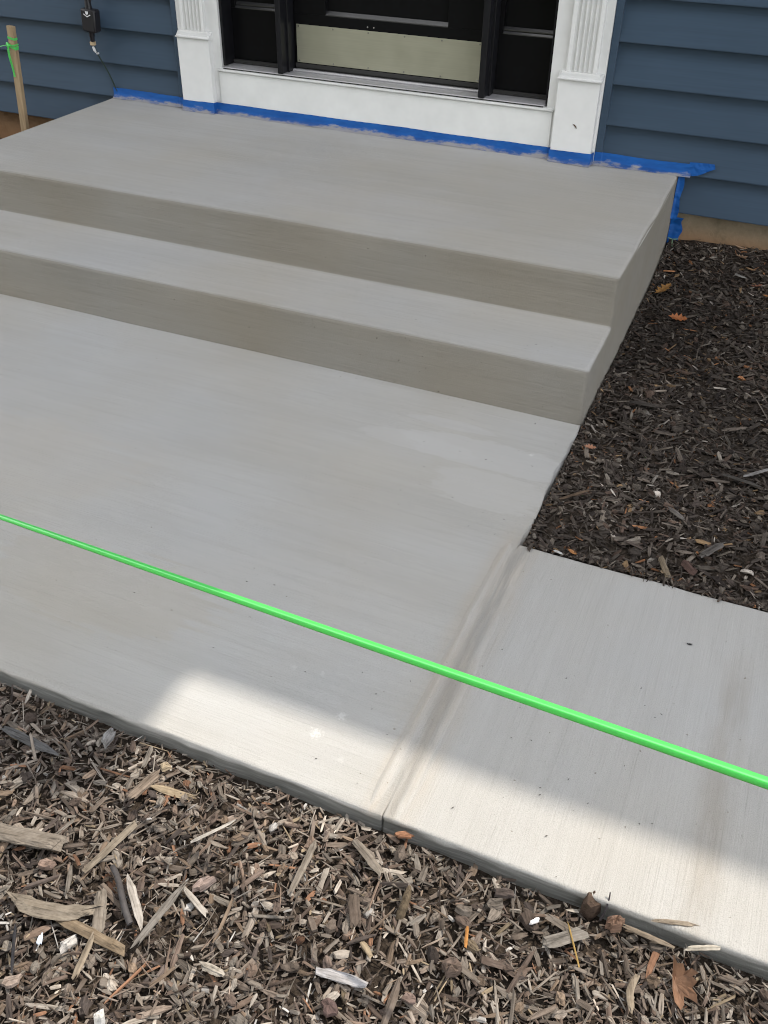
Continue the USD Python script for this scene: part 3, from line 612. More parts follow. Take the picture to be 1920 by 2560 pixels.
stT, stB, ax, sx, sy = stake((-1.7145, YS, 0.732), (-1.785, YS, -0.05), 0.036, 0.022, 'pale wooden stake with green tape tied round its top left of the landing')
def ribbon_mesh(path, width, crescent, up, n=200, twist=None, seed=0):
    p = spline(path, n); t = np.gradient(p, axis=0); t /= np.linalg.norm(t, axis=1, keepdims=True)
    w = np.interp(np.linspace(0, 1, n), np.linspace(0, 1, len(np.atleast_1d(width))), np.atleast_1d(width))
    a0 = np.cross(t, up); a0 /= np.linalg.norm(a0, axis=1, keepdims=True); b0 = np.cross(a0, t)
    tw = np.zeros(n) if twist is None else np.interp(np.linspace(0, 1, n), np.linspace(0, 1, len(twist)), twist)
    a = a0 * np.cos(tw)[:, None] + b0 * np.sin(tw)[:, None]; b = -a0 * np.sin(tw)[:, None] + b0 * np.cos(tw)[:, None]
    k = 13; ang = np.linspace(-1, 1, k)
    V = []
    for side in (0, 1):
        for u in ang:
            off = a * (w / 2 * math.sin(u * crescent) / math.sin(min(crescent, math.pi / 2)))[:, None] + b * (w / 2 * (math.cos(u * crescent) - 1) / math.sin(min(crescent, math.pi / 2)) - side * 0.0004)[:, None]
            pleat = (math.cos(u * 7.0) * 0.045 * (0.4 + noise1(np.linspace(0, 9, n), 3 + seed, 1.0) * 1.6) + 0.03 * noise1(np.linspace(0, 14, n) + u * 1.3, 8 + seed, 1.0)) * w
            V.append(p + off + b * pleat[:, None])
    V = np.array(V); f = []
    def grid(rows):
        i, j = np.meshgrid(np.arange(len(rows) - 1), np.arange(n - 1), indexing='ij'); R_ = np.array(rows)
        q = np.stack([R_[i] * n + j, R_[i + 1] * n + j, R_[i + 1] * n + j + 1, R_[i] * n + j + 1], -1).reshape(-1, 4); return q
    q = grid(list(range(k)) + list(range(2 * k - 1, k - 1, -1)) + [0])
    return trimesh.Trimesh(V.reshape(-1, 3), np.vstack([q[:, [0, 1, 2]], q[:, [0, 2, 3]]]), process=False)
kn = stT - ax * 0.083
tie = thing('flagging_tape_tie', 'bright green tape knotted round the pale stake with a hanging tail', 'flagging tape', tuple(kn))
def band(c, h, slope, r=0.0008):
    ms = []
    V = []; W, T = 0.018 + r, 0.011 + r
    for (a, b) in ((-W, -T), (W, -T), (W, T), (-W, T)):
        for e in (-h / 2, h / 2): V.append(c + sx * a + sy * b + ax * (e + slope * a))
    V = np.array(V); f = []
    for q in range(4):
        a0, a1, b0, b1 = 2 * q, 2 * q + 1, 2 * ((q + 1) % 4), 2 * ((q + 1) % 4) + 1
        f += [[a0, b0, b1], [a0, b1, a1]]
    return trimesh.Trimesh(V, f, process=False)
obj('wrap', band(stT - ax * 0.052, 0.010, -0.1), m_ribbon, tie); obj('wrap', band(stT - ax * 0.088, 0.016, -0.25, 0.0012), m_ribbon, tie); obj('wrap', band(stT - ax * 0.083, 0.006, 0.25, 0.0020), m_ribbon, tie)
fr = kn - sx * 0.021 + np.array([0, -0.013, 0])
obj('knot', tube([fr + [-0.004, 0, 0.010], fr + [0.001, -0.004, 0.0], fr + [0.0, 0, -0.012]], [0.004, 0.008, 0.005], 8), m_ribbon, tie, smooth=60)
obj('tail', ribbon_mesh([fr + [0, 0, -0.008], fr + [-0.001, -0.002, -0.06], fr + [0.0005, 0.001, -0.10], fr + [0.002, 0, -0.14]], [0.011, 0.013, 0.012, 0.0105], 0.4, np.array([0, 1.0, 0]), 30), m_ribbon, tie, smooth=60)
SL = np.array([-1.9, -2.62, 0.14]); SRt = np.array([3.9, -3.60, 0.72])
obj('strand', ribbon_mesh([kn + [-0.004, -0.016, 0.002], fr, fr + [-0.10, -0.04, -0.035], fr + [-0.35, -0.18, -0.10]], [0.006, 0.007, 0.007, 0.008], 1.2, np.array([0, 0, 1.0]), 30), m_ribbon, tie, smooth=60)
# the long taut ribbon across the foreground: two points fixed by the photograph, carried on to off-frame stakes
RA, RB = np.array([0.394, -2.908, 0.327]), np.array([1.963, -3.185, 0.555])
def ray_pt(u, v, d):
    w = RM.T @ np.array([(u - 960) / FPX, (v - 1280) / FPX, 1.0]); return CAM + w / np.linalg.norm(w) * d
RA, RB = ray_pt(0, 1290, 2.2), ray_pt(1920, 1957, 1.36)
dirv = (RB - RA); E0, E1 = RA - dirv * 1.0, RB + dirv * 0.9
obj('flagging_tape', ribbon_mesh([E0, E0 + (E1 - E0) * 0.35, E0 + (E1 - E0) * 0.7, E1], [0.0100, 0.0102, 0.0118, 0.0150, 0.0160, 0.0165, 0.0165], 1.5, np.array([-0.05, -0.5, 0.87]), 400, twist=[0.5, 0.25, 0.1, 0.0, -0.1, -0.15, -0.2]), m_ribbon, smooth=60,
    label='taut bright green plastic ribbon stretched across the foreground over the walkway', cat='flagging tape')

# ------------------------------------------------------------------ mulch
rng = np.random.default_rng(11)
def proto_shard(r, ns=6, m=9):
    """splintered stick in a unit box: grain along x"""
    V = []; ang = np.arange(m) * 2 * np.pi / m + r.uniform(0, 1)
    base = 0.5 * (1 + r.uniform(-0.34, 0.22, m)); bend = r.uniform(-0.3, 0.3); rise = r.uniform(-0.35, 0.35)
    t0, t1 = (r.uniform(0.62, 1.0) if r.random() < 0.75 else r.uniform(0.15, 0.5) for _ in range(2))
    for k, s in enumerate(np.linspace(-0.5, 0.5, ns)):
        e = 1.0
        if k == 0: e = t0
        elif k == ns - 1: e = t1
        elif k in (1, ns - 2): e = (1 + (t0 if k == 1 else t1)) / 2 + r.uniform(0, .15)
        rad = base * e * (1 + r.uniform(-0.10, 0.10, m))
        xj = r.uniform(-0.06, 0.06, m) * (2.4 if k in (0, ns - 1) else 0.3)
        V.append(np.stack([s + xj, rad * np.cos(ang) + bend * (s * s - 0.1), rad * np.sin(ang) + rise * (s * s - 0.1)], 1))
    V = np.array(V).reshape(-1, 3); f = []
    for k in range(ns - 1):
        for j in range(m):
            a, b, c_, d_ = k * m + j, k * m + (j + 1) % m, (k + 1) * m + (j + 1) % m, (k + 1) * m + j
            f += [[a, b, c_], [a, c_, d_]]
    for j in range(1, m - 1):
        f += [[0, j + 1, j], [(ns - 1) * m, (ns - 1) * m + j, (ns - 1) * m + j + 1]]
    return V, np.array(f)
def proto_flake(r, m=9):
    ang = (np.arange(m) + r.uniform(-0.3, 0.3, m)) * 2 * np.pi / m
    rad = 0.5 * (1 + r.uniform(-0.32, 0.22, m)); el = r.uniform(0.55, 0.95); cup = r.uniform(-0.8, 0.8)
    x, y = rad * np.cos(ang), rad * np.sin(ang) * el
    top, bot = 0.5 + r.uniform(-0.25, 0.2, m), -0.5 + r.uniform(-0.2, 0.2, m)
    cu = cup * (x * x + y * y) * 2
    V = [np.stack([x * 0.93, y * 0.93, top + cu], 1), np.stack([x, y, bot + cu], 1)]
    inner = 0.5; V.append(np.stack([x * inner, y * inner, 0.62 + r.uniform(-0.25, 0.25, m) + cu * 0.25], 1))
    V.append(np.array([[0, 0, 0.6 + r.uniform(-0.2, 0.2)], [0, 0, -0.5]]))
    V = np.vstack(V); f = []
    for j in range(m):
        k = (j + 1) % m
        f += [[j, j + m, k + m], [j, k + m, k], [2 * m + j, j, k], [2 * m + j, k, 2 * m + k], [3 * m, 2 * m + j, 2 * m + k], [3 * m + 1, k + m, j + m]]
    return V, np.array(f)
def proto_bit(r):
    v, f = proto_shard(r, 3, 4); return v, f
P_shard = [proto_shard(rng) for _ in range(24)]; P_flake = [proto_flake(rng) for _ in range(18)]; P_bit = [proto_bit(rng) for _ in range(16)]
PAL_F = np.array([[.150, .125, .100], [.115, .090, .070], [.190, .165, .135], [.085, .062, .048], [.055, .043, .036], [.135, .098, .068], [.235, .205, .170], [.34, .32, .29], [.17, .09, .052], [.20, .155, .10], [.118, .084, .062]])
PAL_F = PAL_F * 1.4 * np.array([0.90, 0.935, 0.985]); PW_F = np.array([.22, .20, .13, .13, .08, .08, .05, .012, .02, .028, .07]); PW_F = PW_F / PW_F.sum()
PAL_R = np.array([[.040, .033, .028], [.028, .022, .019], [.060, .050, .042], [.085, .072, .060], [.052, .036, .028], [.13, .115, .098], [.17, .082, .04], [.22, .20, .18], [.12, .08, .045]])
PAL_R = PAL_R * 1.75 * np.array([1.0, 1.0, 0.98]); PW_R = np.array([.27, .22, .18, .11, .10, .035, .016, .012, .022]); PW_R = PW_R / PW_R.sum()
def rot_mats(yaw, pitch, roll):
    c, s = np.cos(yaw), np.sin(yaw); cp, sp = np.cos(pitch), np.sin(pitch); cr, sr = np.cos(roll), np.sin(roll); o, z = np.ones_like(c), np.zeros_like(c)
    Rz = np.stack([np.stack([c, -s, z], -1), np.stack([s, c, z], -1), np.stack([z, z, o], -1)], -2)
    Ry = np.stack([np.stack([cp, z, sp], -1), np.stack([z, o, z], -1), np.stack([-sp, z, cp], -1)], -2)
    Rx = np.stack([np.stack([o, z, z], -1), np.stack([z, cr, -sr], -1), np.stack([z, sr, cr], -1)], -2)
    return Rz @ Ry @ Rx
def scatter(n, area, zf, protos, Lr, ar_w, ar_t, depth, tilt, pal, pw, ok, r, asp_sigma=0.35):
    """chips in world space: list of (vertices, faces, tint, grain)"""
    (x0, x1, y0, y1) = area
    x, y = r.uniform(x0, x1, n), r.uniform(y0, y1, n); yaw = r.uniform(0, 2 * np.pi, n)
    L = np.exp(r.normal(np.log(Lr), asp_sigma, n)).clip(Lr * 0.35, Lr * 2.4)
    W = L * r.uniform(*ar_w, n); T = np.maximum(W * r.uniform(*ar_t, n), 0.0012)
    ex = np.abs(np.cos(yaw)) * L / 2 + np.abs(np.sin(yaw)) * W / 2; ey = np.abs(np.sin(yaw)) * L / 2 + np.abs(np.cos(yaw)) * W / 2
    k = ok(x, y, ex, ey); x, y, yaw, L, W, T = (q[k] for q in (x, y, yaw, L, W, T)); n = len(x)
    pitch, roll = r.normal(0, tilt, n), r.normal(0, tilt * 1.3, n)
    z = zf(x, y) - r.uniform(0, 1, n) * depth + np.abs(np.sin(pitch)) * L * 0.18 + T * 0.2
    R = rot_mats(yaw, pitch, roll); S = np.stack([L, W, T], 1)
    col = pal[r.choice(len(pal), n, p=pw)] * np.exp(r.normal(-0.02, 0.28, n) + 1.1 * hn(x, y, 3.2, 17) + 0.7 * hn(x, y, 9.0, 18))[:, None]; off = r.uniform(0, 50, (n, 3)); pi = r.integers(0, len(protos), n)
    return dict(x=x, y=y, z=z, R=R, S=S, col=col.clip(0, .8), off=off, pi=pi, protos=protos)
def chip_arrays(sc, sel=None):
    VV, FF, CC, GG = [], [], [], []; base = 0
    idx = np.arange(len(sc['x'])) if sel is None else sel
    for p_, (v, f) in enumerate(sc['protos']):
        k = idx[sc['pi'][idx] == p_]
        if not len(k): continue
        loc = v[None] * sc['S'][k][:, None]
        w = np.einsum('nij,nvj->nvi', sc['R'][k], loc) + np.stack([sc['x'][k], sc['y'][k], sc['z'][k]], 1)[:, None]
        nv = len(v)
        VV.append(w.reshape(-1, 3)); FF.append((f[None] + (base + np.arange(len(k)) * nv)[:, None, None]).reshape(-1, 3)); base += nv * len(k)
        CC.append(np.repeat(sc['col'][k], nv, 0)); GG.append((loc + sc['off'][k][:, None]).reshape(-1, 3))
    return np.vstack(VV), np.vstack(FF), np.vstack(CC), np.vstack(GG)
def primvars(prim, tint, grain):
    api = UsdGeom.PrimvarsAPI(prim)
    if np.ndim(tint) == 1: api.CreatePrimvar('tint', Sdf.ValueTypeNames.Color3fArray, 'constant').Set(Vt.Vec3fArray([Gf.Vec3f(*map(float, tint))]))
    else: api.CreatePrimvar('tint', Sdf.ValueTypeNames.Color3fArray, 'vertex').Set(Vt.Vec3fArray.FromNumpy(np.asarray(tint, np.float32)))
    n_pts = len(UsdGeom.Mesh(prim).GetPointsAttr().Get())
    if len(grain) != n_pts: grain = np.array(UsdGeom.Mesh(prim).GetPointsAttr().Get())
    api.CreatePrimvar('grain', Sdf.ValueTypeNames.Float3Array, 'vertex').Set(Vt.Vec3fArray.FromNumpy(np.asarray(grain, np.float32)))
def stuff(name, scs, parent, label=None):
    arr = [chip_arrays(s) for s in scs]; V, F, C, Gc = [], [], [], []; b = 0
    for v, f, c_, g_ in arr: V.append(v); F.append(f + b); C.append(c_); Gc.append(g_); b += len(v)
    p_ = obj(name, (np.vstack(V), np.vstack(F)), m_chip, parent, kind='stuff', label=label)
    primvars(p_, np.vstack(C), np.vstack(Gc)); return p_
def single(sc, k, name, parent):
    v, f, c_, g_ = chip_arrays(sc, np.array([k]))
    p_ = obj(name, (v, f), m_chip, parent); primvars(p_, c_, g_); return p_
def visible_px(sc):
    uv = project(np.stack([sc['x'], sc['y'], sc['z']], 1)); d = np.linalg.norm(np.stack([sc['x'], sc['y'], sc['z']], 1) - CAM, axis=1)
    size = FPX * np.sqrt(sc['S'][:, 0] * sc['S'][:, 1]) / d
    return (uv[:, 0] > -10) & (uv[:, 0] < 1930) & (uv[:, 1] > -10) & (uv[:, 1] < 2570), size

def sub(sc, k):
    return {a: (b[k] if isinstance(b, np.ndarray) and a != 'protos' else b) for a, b in sc.items()}
def split(scs, limit, parent):
    """the largest visible pieces become parts of their own; the rest is returned"""
    rest, cand = [], []
    for q, s in enumerate(scs):
        vis, size = visible_px(s)
        cand += [(size[i], q, i) for i in np.nonzero(vis)[0]]
    cand = sorted(cand, reverse=True)[:limit]; pick = {}
    for _, q, i in cand: pick.setdefault(q, []).append(i)
    for q, s in enumerate(scs):
        ids = pick.get(q, []); keep = np.ones(len(s['x']), bool); keep[ids] = False
        for i in ids: single(s, i, 'wood_chip', parent)
        rest.append(sub(s, keep))
    return rest

# front bed
FA = (-1.0, 3.2, -4.3, -3.081)
okF = lambda x, y, ex, ey: (y + ey < -3.081)
bed = thing('mulch_bed', 'weathered grey-brown bark mulch bed in front of the walkway, mostly in sunlight', 'mulch bed', (0.9, -3.6, -0.06), kind='structure')
obj('soil', sheet(-4.2, 4.2, -5.4, -3.07, 120, 60, lambda x, y: front_z(x, y) - 0.020), m_soil, bed, smooth=True)
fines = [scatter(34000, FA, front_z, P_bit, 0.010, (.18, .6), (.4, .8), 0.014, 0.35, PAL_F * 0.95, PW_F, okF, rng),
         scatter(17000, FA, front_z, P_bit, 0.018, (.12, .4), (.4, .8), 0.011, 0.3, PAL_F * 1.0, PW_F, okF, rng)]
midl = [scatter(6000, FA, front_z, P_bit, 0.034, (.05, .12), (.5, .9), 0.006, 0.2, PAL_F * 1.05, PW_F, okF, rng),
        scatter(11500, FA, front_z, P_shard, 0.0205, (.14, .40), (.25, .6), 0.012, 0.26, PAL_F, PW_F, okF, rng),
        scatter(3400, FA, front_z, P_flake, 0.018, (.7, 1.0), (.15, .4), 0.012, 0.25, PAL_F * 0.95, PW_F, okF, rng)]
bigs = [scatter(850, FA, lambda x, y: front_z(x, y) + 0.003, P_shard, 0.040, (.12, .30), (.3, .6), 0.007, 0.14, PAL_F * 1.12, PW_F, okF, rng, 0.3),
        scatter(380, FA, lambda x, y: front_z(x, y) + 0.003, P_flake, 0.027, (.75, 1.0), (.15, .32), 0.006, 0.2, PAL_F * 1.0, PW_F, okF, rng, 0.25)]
rest = split(bigs + midl, 300, bed)
stuff('small_chips', rest + fines, bed)

# right bed
RA_ = (1.37, 3.4, -2.16, 0.02)
okR = lambda x, y, ex, ey: (x - ex > 1.378) & (y - ey > -2.156) & (y + ey < 0.008)
bedr = thing('mulch_bed', 'dark shaded bark mulch bed between the landing, the house and the sidewalk', 'mulch bed', (1.9, -1.1, 0.03), kind='structure')
obj('soil', sheet(1.375, 4.2, -2.150, 0.014, 90, 90, lambda x, y: right_z(x, y) - 0.010 - 0.012 * np.clip((1.40 - x) / 0.02, 0, 1)), m_soil, bedr, smooth=True)
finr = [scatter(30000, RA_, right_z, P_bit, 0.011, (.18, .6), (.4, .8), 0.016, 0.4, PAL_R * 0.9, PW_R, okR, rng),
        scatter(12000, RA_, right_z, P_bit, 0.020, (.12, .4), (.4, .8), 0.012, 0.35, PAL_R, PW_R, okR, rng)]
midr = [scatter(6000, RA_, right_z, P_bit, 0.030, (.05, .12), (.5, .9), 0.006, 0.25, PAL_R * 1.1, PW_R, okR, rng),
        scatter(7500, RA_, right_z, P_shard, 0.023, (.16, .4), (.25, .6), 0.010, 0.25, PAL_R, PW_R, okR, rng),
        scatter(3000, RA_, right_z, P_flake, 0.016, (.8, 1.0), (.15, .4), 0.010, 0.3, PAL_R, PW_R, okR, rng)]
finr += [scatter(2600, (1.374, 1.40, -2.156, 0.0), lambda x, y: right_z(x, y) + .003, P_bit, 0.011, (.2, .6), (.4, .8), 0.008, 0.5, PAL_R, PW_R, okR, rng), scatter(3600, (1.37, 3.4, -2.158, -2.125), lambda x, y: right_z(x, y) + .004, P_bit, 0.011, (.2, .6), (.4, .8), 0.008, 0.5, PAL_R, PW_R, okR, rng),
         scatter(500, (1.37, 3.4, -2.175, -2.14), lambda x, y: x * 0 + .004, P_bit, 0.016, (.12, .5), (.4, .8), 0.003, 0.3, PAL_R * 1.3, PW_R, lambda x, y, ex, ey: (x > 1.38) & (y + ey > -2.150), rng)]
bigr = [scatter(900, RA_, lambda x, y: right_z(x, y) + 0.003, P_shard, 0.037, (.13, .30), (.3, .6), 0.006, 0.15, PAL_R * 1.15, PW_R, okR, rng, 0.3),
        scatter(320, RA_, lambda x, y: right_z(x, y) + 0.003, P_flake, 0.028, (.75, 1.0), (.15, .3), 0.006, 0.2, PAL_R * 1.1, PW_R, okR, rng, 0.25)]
rest = split(bigr + midr, 300, bedr)
stuff('small_chips', rest + finr, bedr)

# left bed, of which only a corner shows behind the landing
LA = (-3.2, -1.475, -2.0, 0.0)
bedl = thing('mulch_bed', 'bare clay strip with a little dark mulch behind the stake left of the landing', 'mulch bed', (-2.3, -0.8, 0.07), kind='structure')
obj('soil', sheet(-6.0, LX + 0.004, -1.6, 0.014, 60, 40, left_z), m_clay, bedl, smooth=True)
okL = lambda x, y, ex, ey: (x + ex < -1.47) & (y + ey < 0.008) & (y - ey > -1.48)
stuff('small_chips', [scatter(5000, LA, lambda x, y: left_z(x, y) + 0.008, P_shard, 0.02, (.16, .4), (.25, .6), 0.010, 0.3, PAL_R, PW_R, okL, rng)], bedl)

# ------------------------------------------------------------------ pieces one can single out
def surf_z(x, y):
    x, y = np.array(float(x)), np.array(float(y))
    return float(front_z(x, y)) if y < -3.0 else float(right_z(x, y))
def seat(u, v):
    """mulch surface point seen at pixel (u, v)"""
    z = -0.05 if v > 1600 else 0.04
    for _ in range(5):
        p_ = unproject(u, v, z); z = surf_z(p_[0], p_[1]) + 0.004
    return unproject(u, v, z)
def placed_piece(name, label, cat, a, b, wpx, tint, kind='shard', thick=0.4, seed=0, lift=0.004, bend=None, mat=None):
    """a, b: the ends of the piece at photograph pixels; wpx: its width there"""
    r = np.random.default_rng(900 + seed); A, B = seat(*a), seat(*b); mid_ = (A + B) / 2; L = np.linalg.norm(B - A); d = np.linalg.norm(mid_ - CAM)
    W = wpx / FPX * d * 1.06; T = max(W * thick, 0.003)
    v, f = proto_shard(r, 11, 9) if kind == 'shard' else proto_flake(r, 12)
    v = v * [L, W, T]
    if bend is not None: v[:, 1] += bend * L * ((v[:, 0] / L * 2) ** 2 - 0.4)
    g_ = v.copy()
    yaw = math.atan2(B[1] - A[1], B[0] - A[0]); R = rot_mats(np.array([yaw]), np.array([r.normal(0, 0.03)]), np.array([r.normal(0, 0.12)]))[0]
    # follow the slope between the two ends, then rest on top of the loose chips
    w = v @ R.T + mid_ + [0, 0, lift + T * 0.35]; w[:, 2] += (v[:, 0] / L) * (B[2] - A[2])
    p_ = obj(name, (w, f), mat or m_chip, label=label, cat=cat); primvars(p_, np.array(tint, float), g_); return p_
GREY, TAN, DK, PALE, RED = (.20, .175, .145), (.24, .20, .15), (.075, .055, .045), (.36, .335, .30), (.26, .125, .07)
D1 = (0, 2077, 'x')
S = placed_piece
S('bark_slab', 'large weathered grey bark slab at the left edge of the front mulch', 'bark', (-45, 2078), (140, 2122), 44, GREY, thick=.45, seed=1, lift=.006)
S('twisted_bark', 'twisted stringy grey bark strip below the big slab, curling to a point', 'bark', (27, 2260), (222, 2300), 34, (.22, .19, .15), thick=.5, seed=2, lift=.006, bend=.10)
S('wood_splinter', 'long split brown splinter slanting under the twisted bark strip', 'wood chip', (137, 2297), (298, 2377), 24, (.20, .155, .105), thick=.5, seed=3)
S('wood_splinter', 'pale rounded shard right beside the dark smooth stick', 'wood chip', (322, 2207), (354, 2320), 21, PALE, thick=.5, seed=4, lift=.008)
S('wood_splinter', 'long thin grey shard pointing up to the right of the dark smooth stick', 'wood chip', (456, 2224), (346, 2366), 17, (.20, .185, .165), thick=.6, seed=5, lift=.010)
S('wood_splinter', 'short blunt pale shard meeting the long thin grey one at its top', 'wood chip', (462, 2228), (514, 2291), 17, PALE, thick=.5, seed=6, lift=.006)
S('wood_splinter', 'narrow tan shard standing out steeply near the lower left, beside the white flake', 'wood chip', (236, 2350), (192, 2450), 15, TAN, thick=.5, seed=7, lift=.010)
S('wood_plank_chip', 'flat straight grey plank chip in the shade below the walkway edge at left', 'wood chip', (20, 1830), (136, 1888), 22, (.115, .115, .115), thick=.3, seed=8, lift=.006)
S('bark_flake', 'furrowed brown bark shard at the edge of the sunlit mulch near the curb', 'bark', (398, 1938), (327, 2000), 26, (.20, .16, .125), thick=.4, seed=9)
S('wood_splinter', 'broad flat grey-brown chip below the twisted bark, left of the dark stick', 'wood chip', (255, 2238), (246, 2335), 26, GREY, thick=.3, seed=10)
S('wood_splinter', 'silvery white weathered wood sliver at the bottom of the front mulch', 'wood chip', (800, 2437), (908, 2468), 23, (.40, .395, .40), thick=.4, seed=11, lift=.008)
S('wood_splinter', 'long grey shard leaning up to the right in the middle of the front mulch', 'wood chip', (789, 2110), (730, 2233), 18, GREY, thick=.5, seed=12, lift=.006)
S('wood_splinter', 'grey shard slanting down right just below the joint in the curb', 'wood chip', (890, 2108), (950, 2183), 21, GREY, thick=.4, seed=13, lift=.006)
S('bark_flake', 'broad flat dark bark flake close to the curb near the right', 'bark', (1231, 2236), (1290, 2242), 44, (.085, .068, .06), 'flake', .2, 14, .008)
S('bark_flake', 'orange-brown bark flake lying against the curb just right of the joint', 'bark', (985, 2094), (1037, 2098), 20, (.30, .155, .09), 'flake', .3, 15, .008)
S('wood_splinter', 'bright orange splinter of fresh wood in the middle of the front mulch', 'wood chip', (1167, 2325), (1163, 2372), 8, (.42, .20, .06), thick=.6, seed=16, lift=.008)
S('bark_flake', 'upright leaf-shaped dark brown flake in the centre of the front mulch', 'bark', (881, 2240), (888, 2315), 27, (.10, .078, .062), thick=.2, seed=17, lift=.006)
S('bark_flake', 'leaf-shaped pinkish brown flake near the bottom edge', 'bark', (999, 2498), (1046, 2506), 28, (.19, .14, .12), 'flake', .25, 18, .008)
S('bark_flake', 'large dull purple-brown bark flake at the bottom edge', 'bark', (806, 2502), (842, 2548), 42, (.11, .075, .068), 'flake', .25, 19, .008)
S('bark_lump', 'rounded furrowed brown bark lump low in the front mulch', 'bark', (1102, 2424), (1153, 2428), 42, (.14, .105, .085), 'flake', .6, 20, .006)
S('bark_lump', 'rough dark bark stump poking up against the sunlit curb', 'bark', (1452, 2272), (1502, 2262), 46, (.085, .058, .042), 'flake', .8, 21, .002)
S('bark_flake', 'reddish brown wedge of bark right of the rough stump', 'bark', (1513, 2322), (1557, 2312), 34, (.19, .12, .085), 'flake', .6, 22, .008)
S('wood_plank_chip', 'grey ribbed plank chip below the rough bark stump', 'wood chip', (1352, 2366), (1455, 2335), 29, (.185, .17, .15), thick=.4, seed=23, lift=.006)
S('wood_splinter', 'tan splinter resting on the edge of the sunlit curb', 'wood chip', (1628, 2324), (1730, 2337), 14, (.26, .22, .17), thick=.5, seed=24, lift=.030)
S('wood_splinter', 'thin pale splinter bridging the curb right of the tan one', 'wood chip', (1712, 2388), (1792, 2386), 9, (.42, .39, .33), thick=.6, seed=25, lift=.022)
S('wood_splinter', 'curved pale brown shard left of the dry leaf', 'wood chip', (1580, 2450), (1572, 2532), 18, TAN, thick=.45, seed=26, lift=.006, bend=.12)
S('wood_splinter', 'long grey-brown shard sloping down right below the rough stump', 'wood chip', (1557, 2325), (1668, 2372), 14, (.20, .165, .125), thick=.5, seed=27, lift=.010)
S('straw', 'thin yellow straw lying over the mulch below the rough stump', 'straw', (1419, 2323), (1443, 2422), 4, (.40, .27, .09), thick=1.0, seed=28, lift=.014)
S('plastic_flake', 'shiny white flake of plastic left of the grey ribbed plank chip', 'litter', (1322, 2320), (1347, 2306), 12, (.80, .80, .82), 'flake', .2, 29, .012, mat=m_bark)
S('plastic_flake', 'bluish white flake at the lower left of the front mulch', 'litter', (109, 2342), (100, 2374), 14, (.68, .76, .86), 'flake', .2, 30, .012, mat=m_bark)
S('plastic_strip', 'narrow black plastic strip standing near the left bottom edge', 'litter', (41, 2330), (33, 2432), 7, (.02, .02, .024), thick=.4, seed=31, lift=.012, mat=m_bark)
S('bark_flake', 'round pinkish bark disc below the big slab at left', 'bark', (98, 2170), (140, 2168), 40, (.26, .19, .155), 'flake', .3, 32, .006)
S('bark_flake', 'pink and white mottled bark piece right of the thin grey shard', 'bark', (484, 2234), (540, 2200), 32, (.33, .26, .23), 'flake', .45, 33, .008)
S('wood_chip_pale', 'cream coloured knobbly chip near the edge of the sunlight by the curb', 'wood chip', (402, 1926), (431, 1922), 22, (.44, .36, .25), 'flake', .5, 34, .008)
S('bark_flake', 'white-crusted grey bark piece in the shade at the tip of the lit patch', 'bark', (262, 1872), (285, 1830), 30, (.27, .265, .26), 'flake', .4, 35, .008)
S('stone', 'small white stone at the bottom edge of the front mulch', 'stone', (238, 2549), (267, 2551), 26, (.66, .66, .63), 'flake', .7, 36, .006, mat=m_bark)
S('bark_flake', 'pale pinkish slab chip at the left edge near the bottom', 'bark', (0, 2468), (58, 2448), 24, (.32, .26, .22), 'flake', .3, 37, .006)
S('wood_splinter', 'pale chunky chip lying in the lower middle left', 'wood chip', (505, 2416), (558, 2440), 20, (.38, .35, .30), thick=.5, seed=38, lift=.008)
S('wood_splinter', 'thin white sliver slanting across the left middle of the mulch', 'wood chip', (482, 2113), (585, 2062), 7, (.42, .40, .36), thick=.6, seed=39, lift=.010)
S('wood_splinter', 'long narrow splintered stick in the upper left of the sunlit mulch', 'wood chip', (222, 2178), (335, 2070), 15, (.21, .18, .14), thick=.5, seed=40, lift=.008)
# the smooth dark stick
A, B = seat(284, 2176), seat(327, 2312); pts = spline([A + [0, 0, .012], A * .65 + B * .35 + [0.002, 0.001, .015], A * .35 + B * .65 + [-.001, .0, .013], B + [0, 0, .004]], 22)
v_ = tube(pts, 0.0058 * (1 + 0.25 * noise1(np.linspace(0, 1, 22), 5, 6)), 10)
p_ = obj('stick', v_, m_bark, smooth=60, label='smooth round dark grey stick lying in the left front mulch', cat='stick'); primvars(p_, np.array([.075, .07, .07]), v_.vertices)
# a stub of bark standing upright, and its twig
A = seat(997, 2290); v_ = tube(spline([A + [0, 0, -.01], A + [.003, .02, .012], A + [.0, .05, .022]], 12), [.006, .008, .009, .008, .009, .008, .007, .008, .007, .006, .005, .003], 8)
p_ = obj('twig', v_, m_chip, label='rough brown upright twig in the middle of the front mulch', cat='twig'); primvars(p_, np.array([.11, .085, .055]), v_.vertices[:, [2, 1, 0]])
A, B = seat(1500, 2300), unproject(1523, 2240, 0.0); v_ = tube(spline([A, (A + B) / 2 + [.003, 0, .004], B + [0, 0, .012]], 10), np.linspace(.0022, .0012, 10), 6)
p_ = obj('twig', v_, m_bark, label='thin dark twig sticking up beside the rough bark stump at the curb', cat='twig'); primvars(p_, np.array([.05, .045, .05]), v_.vertices)

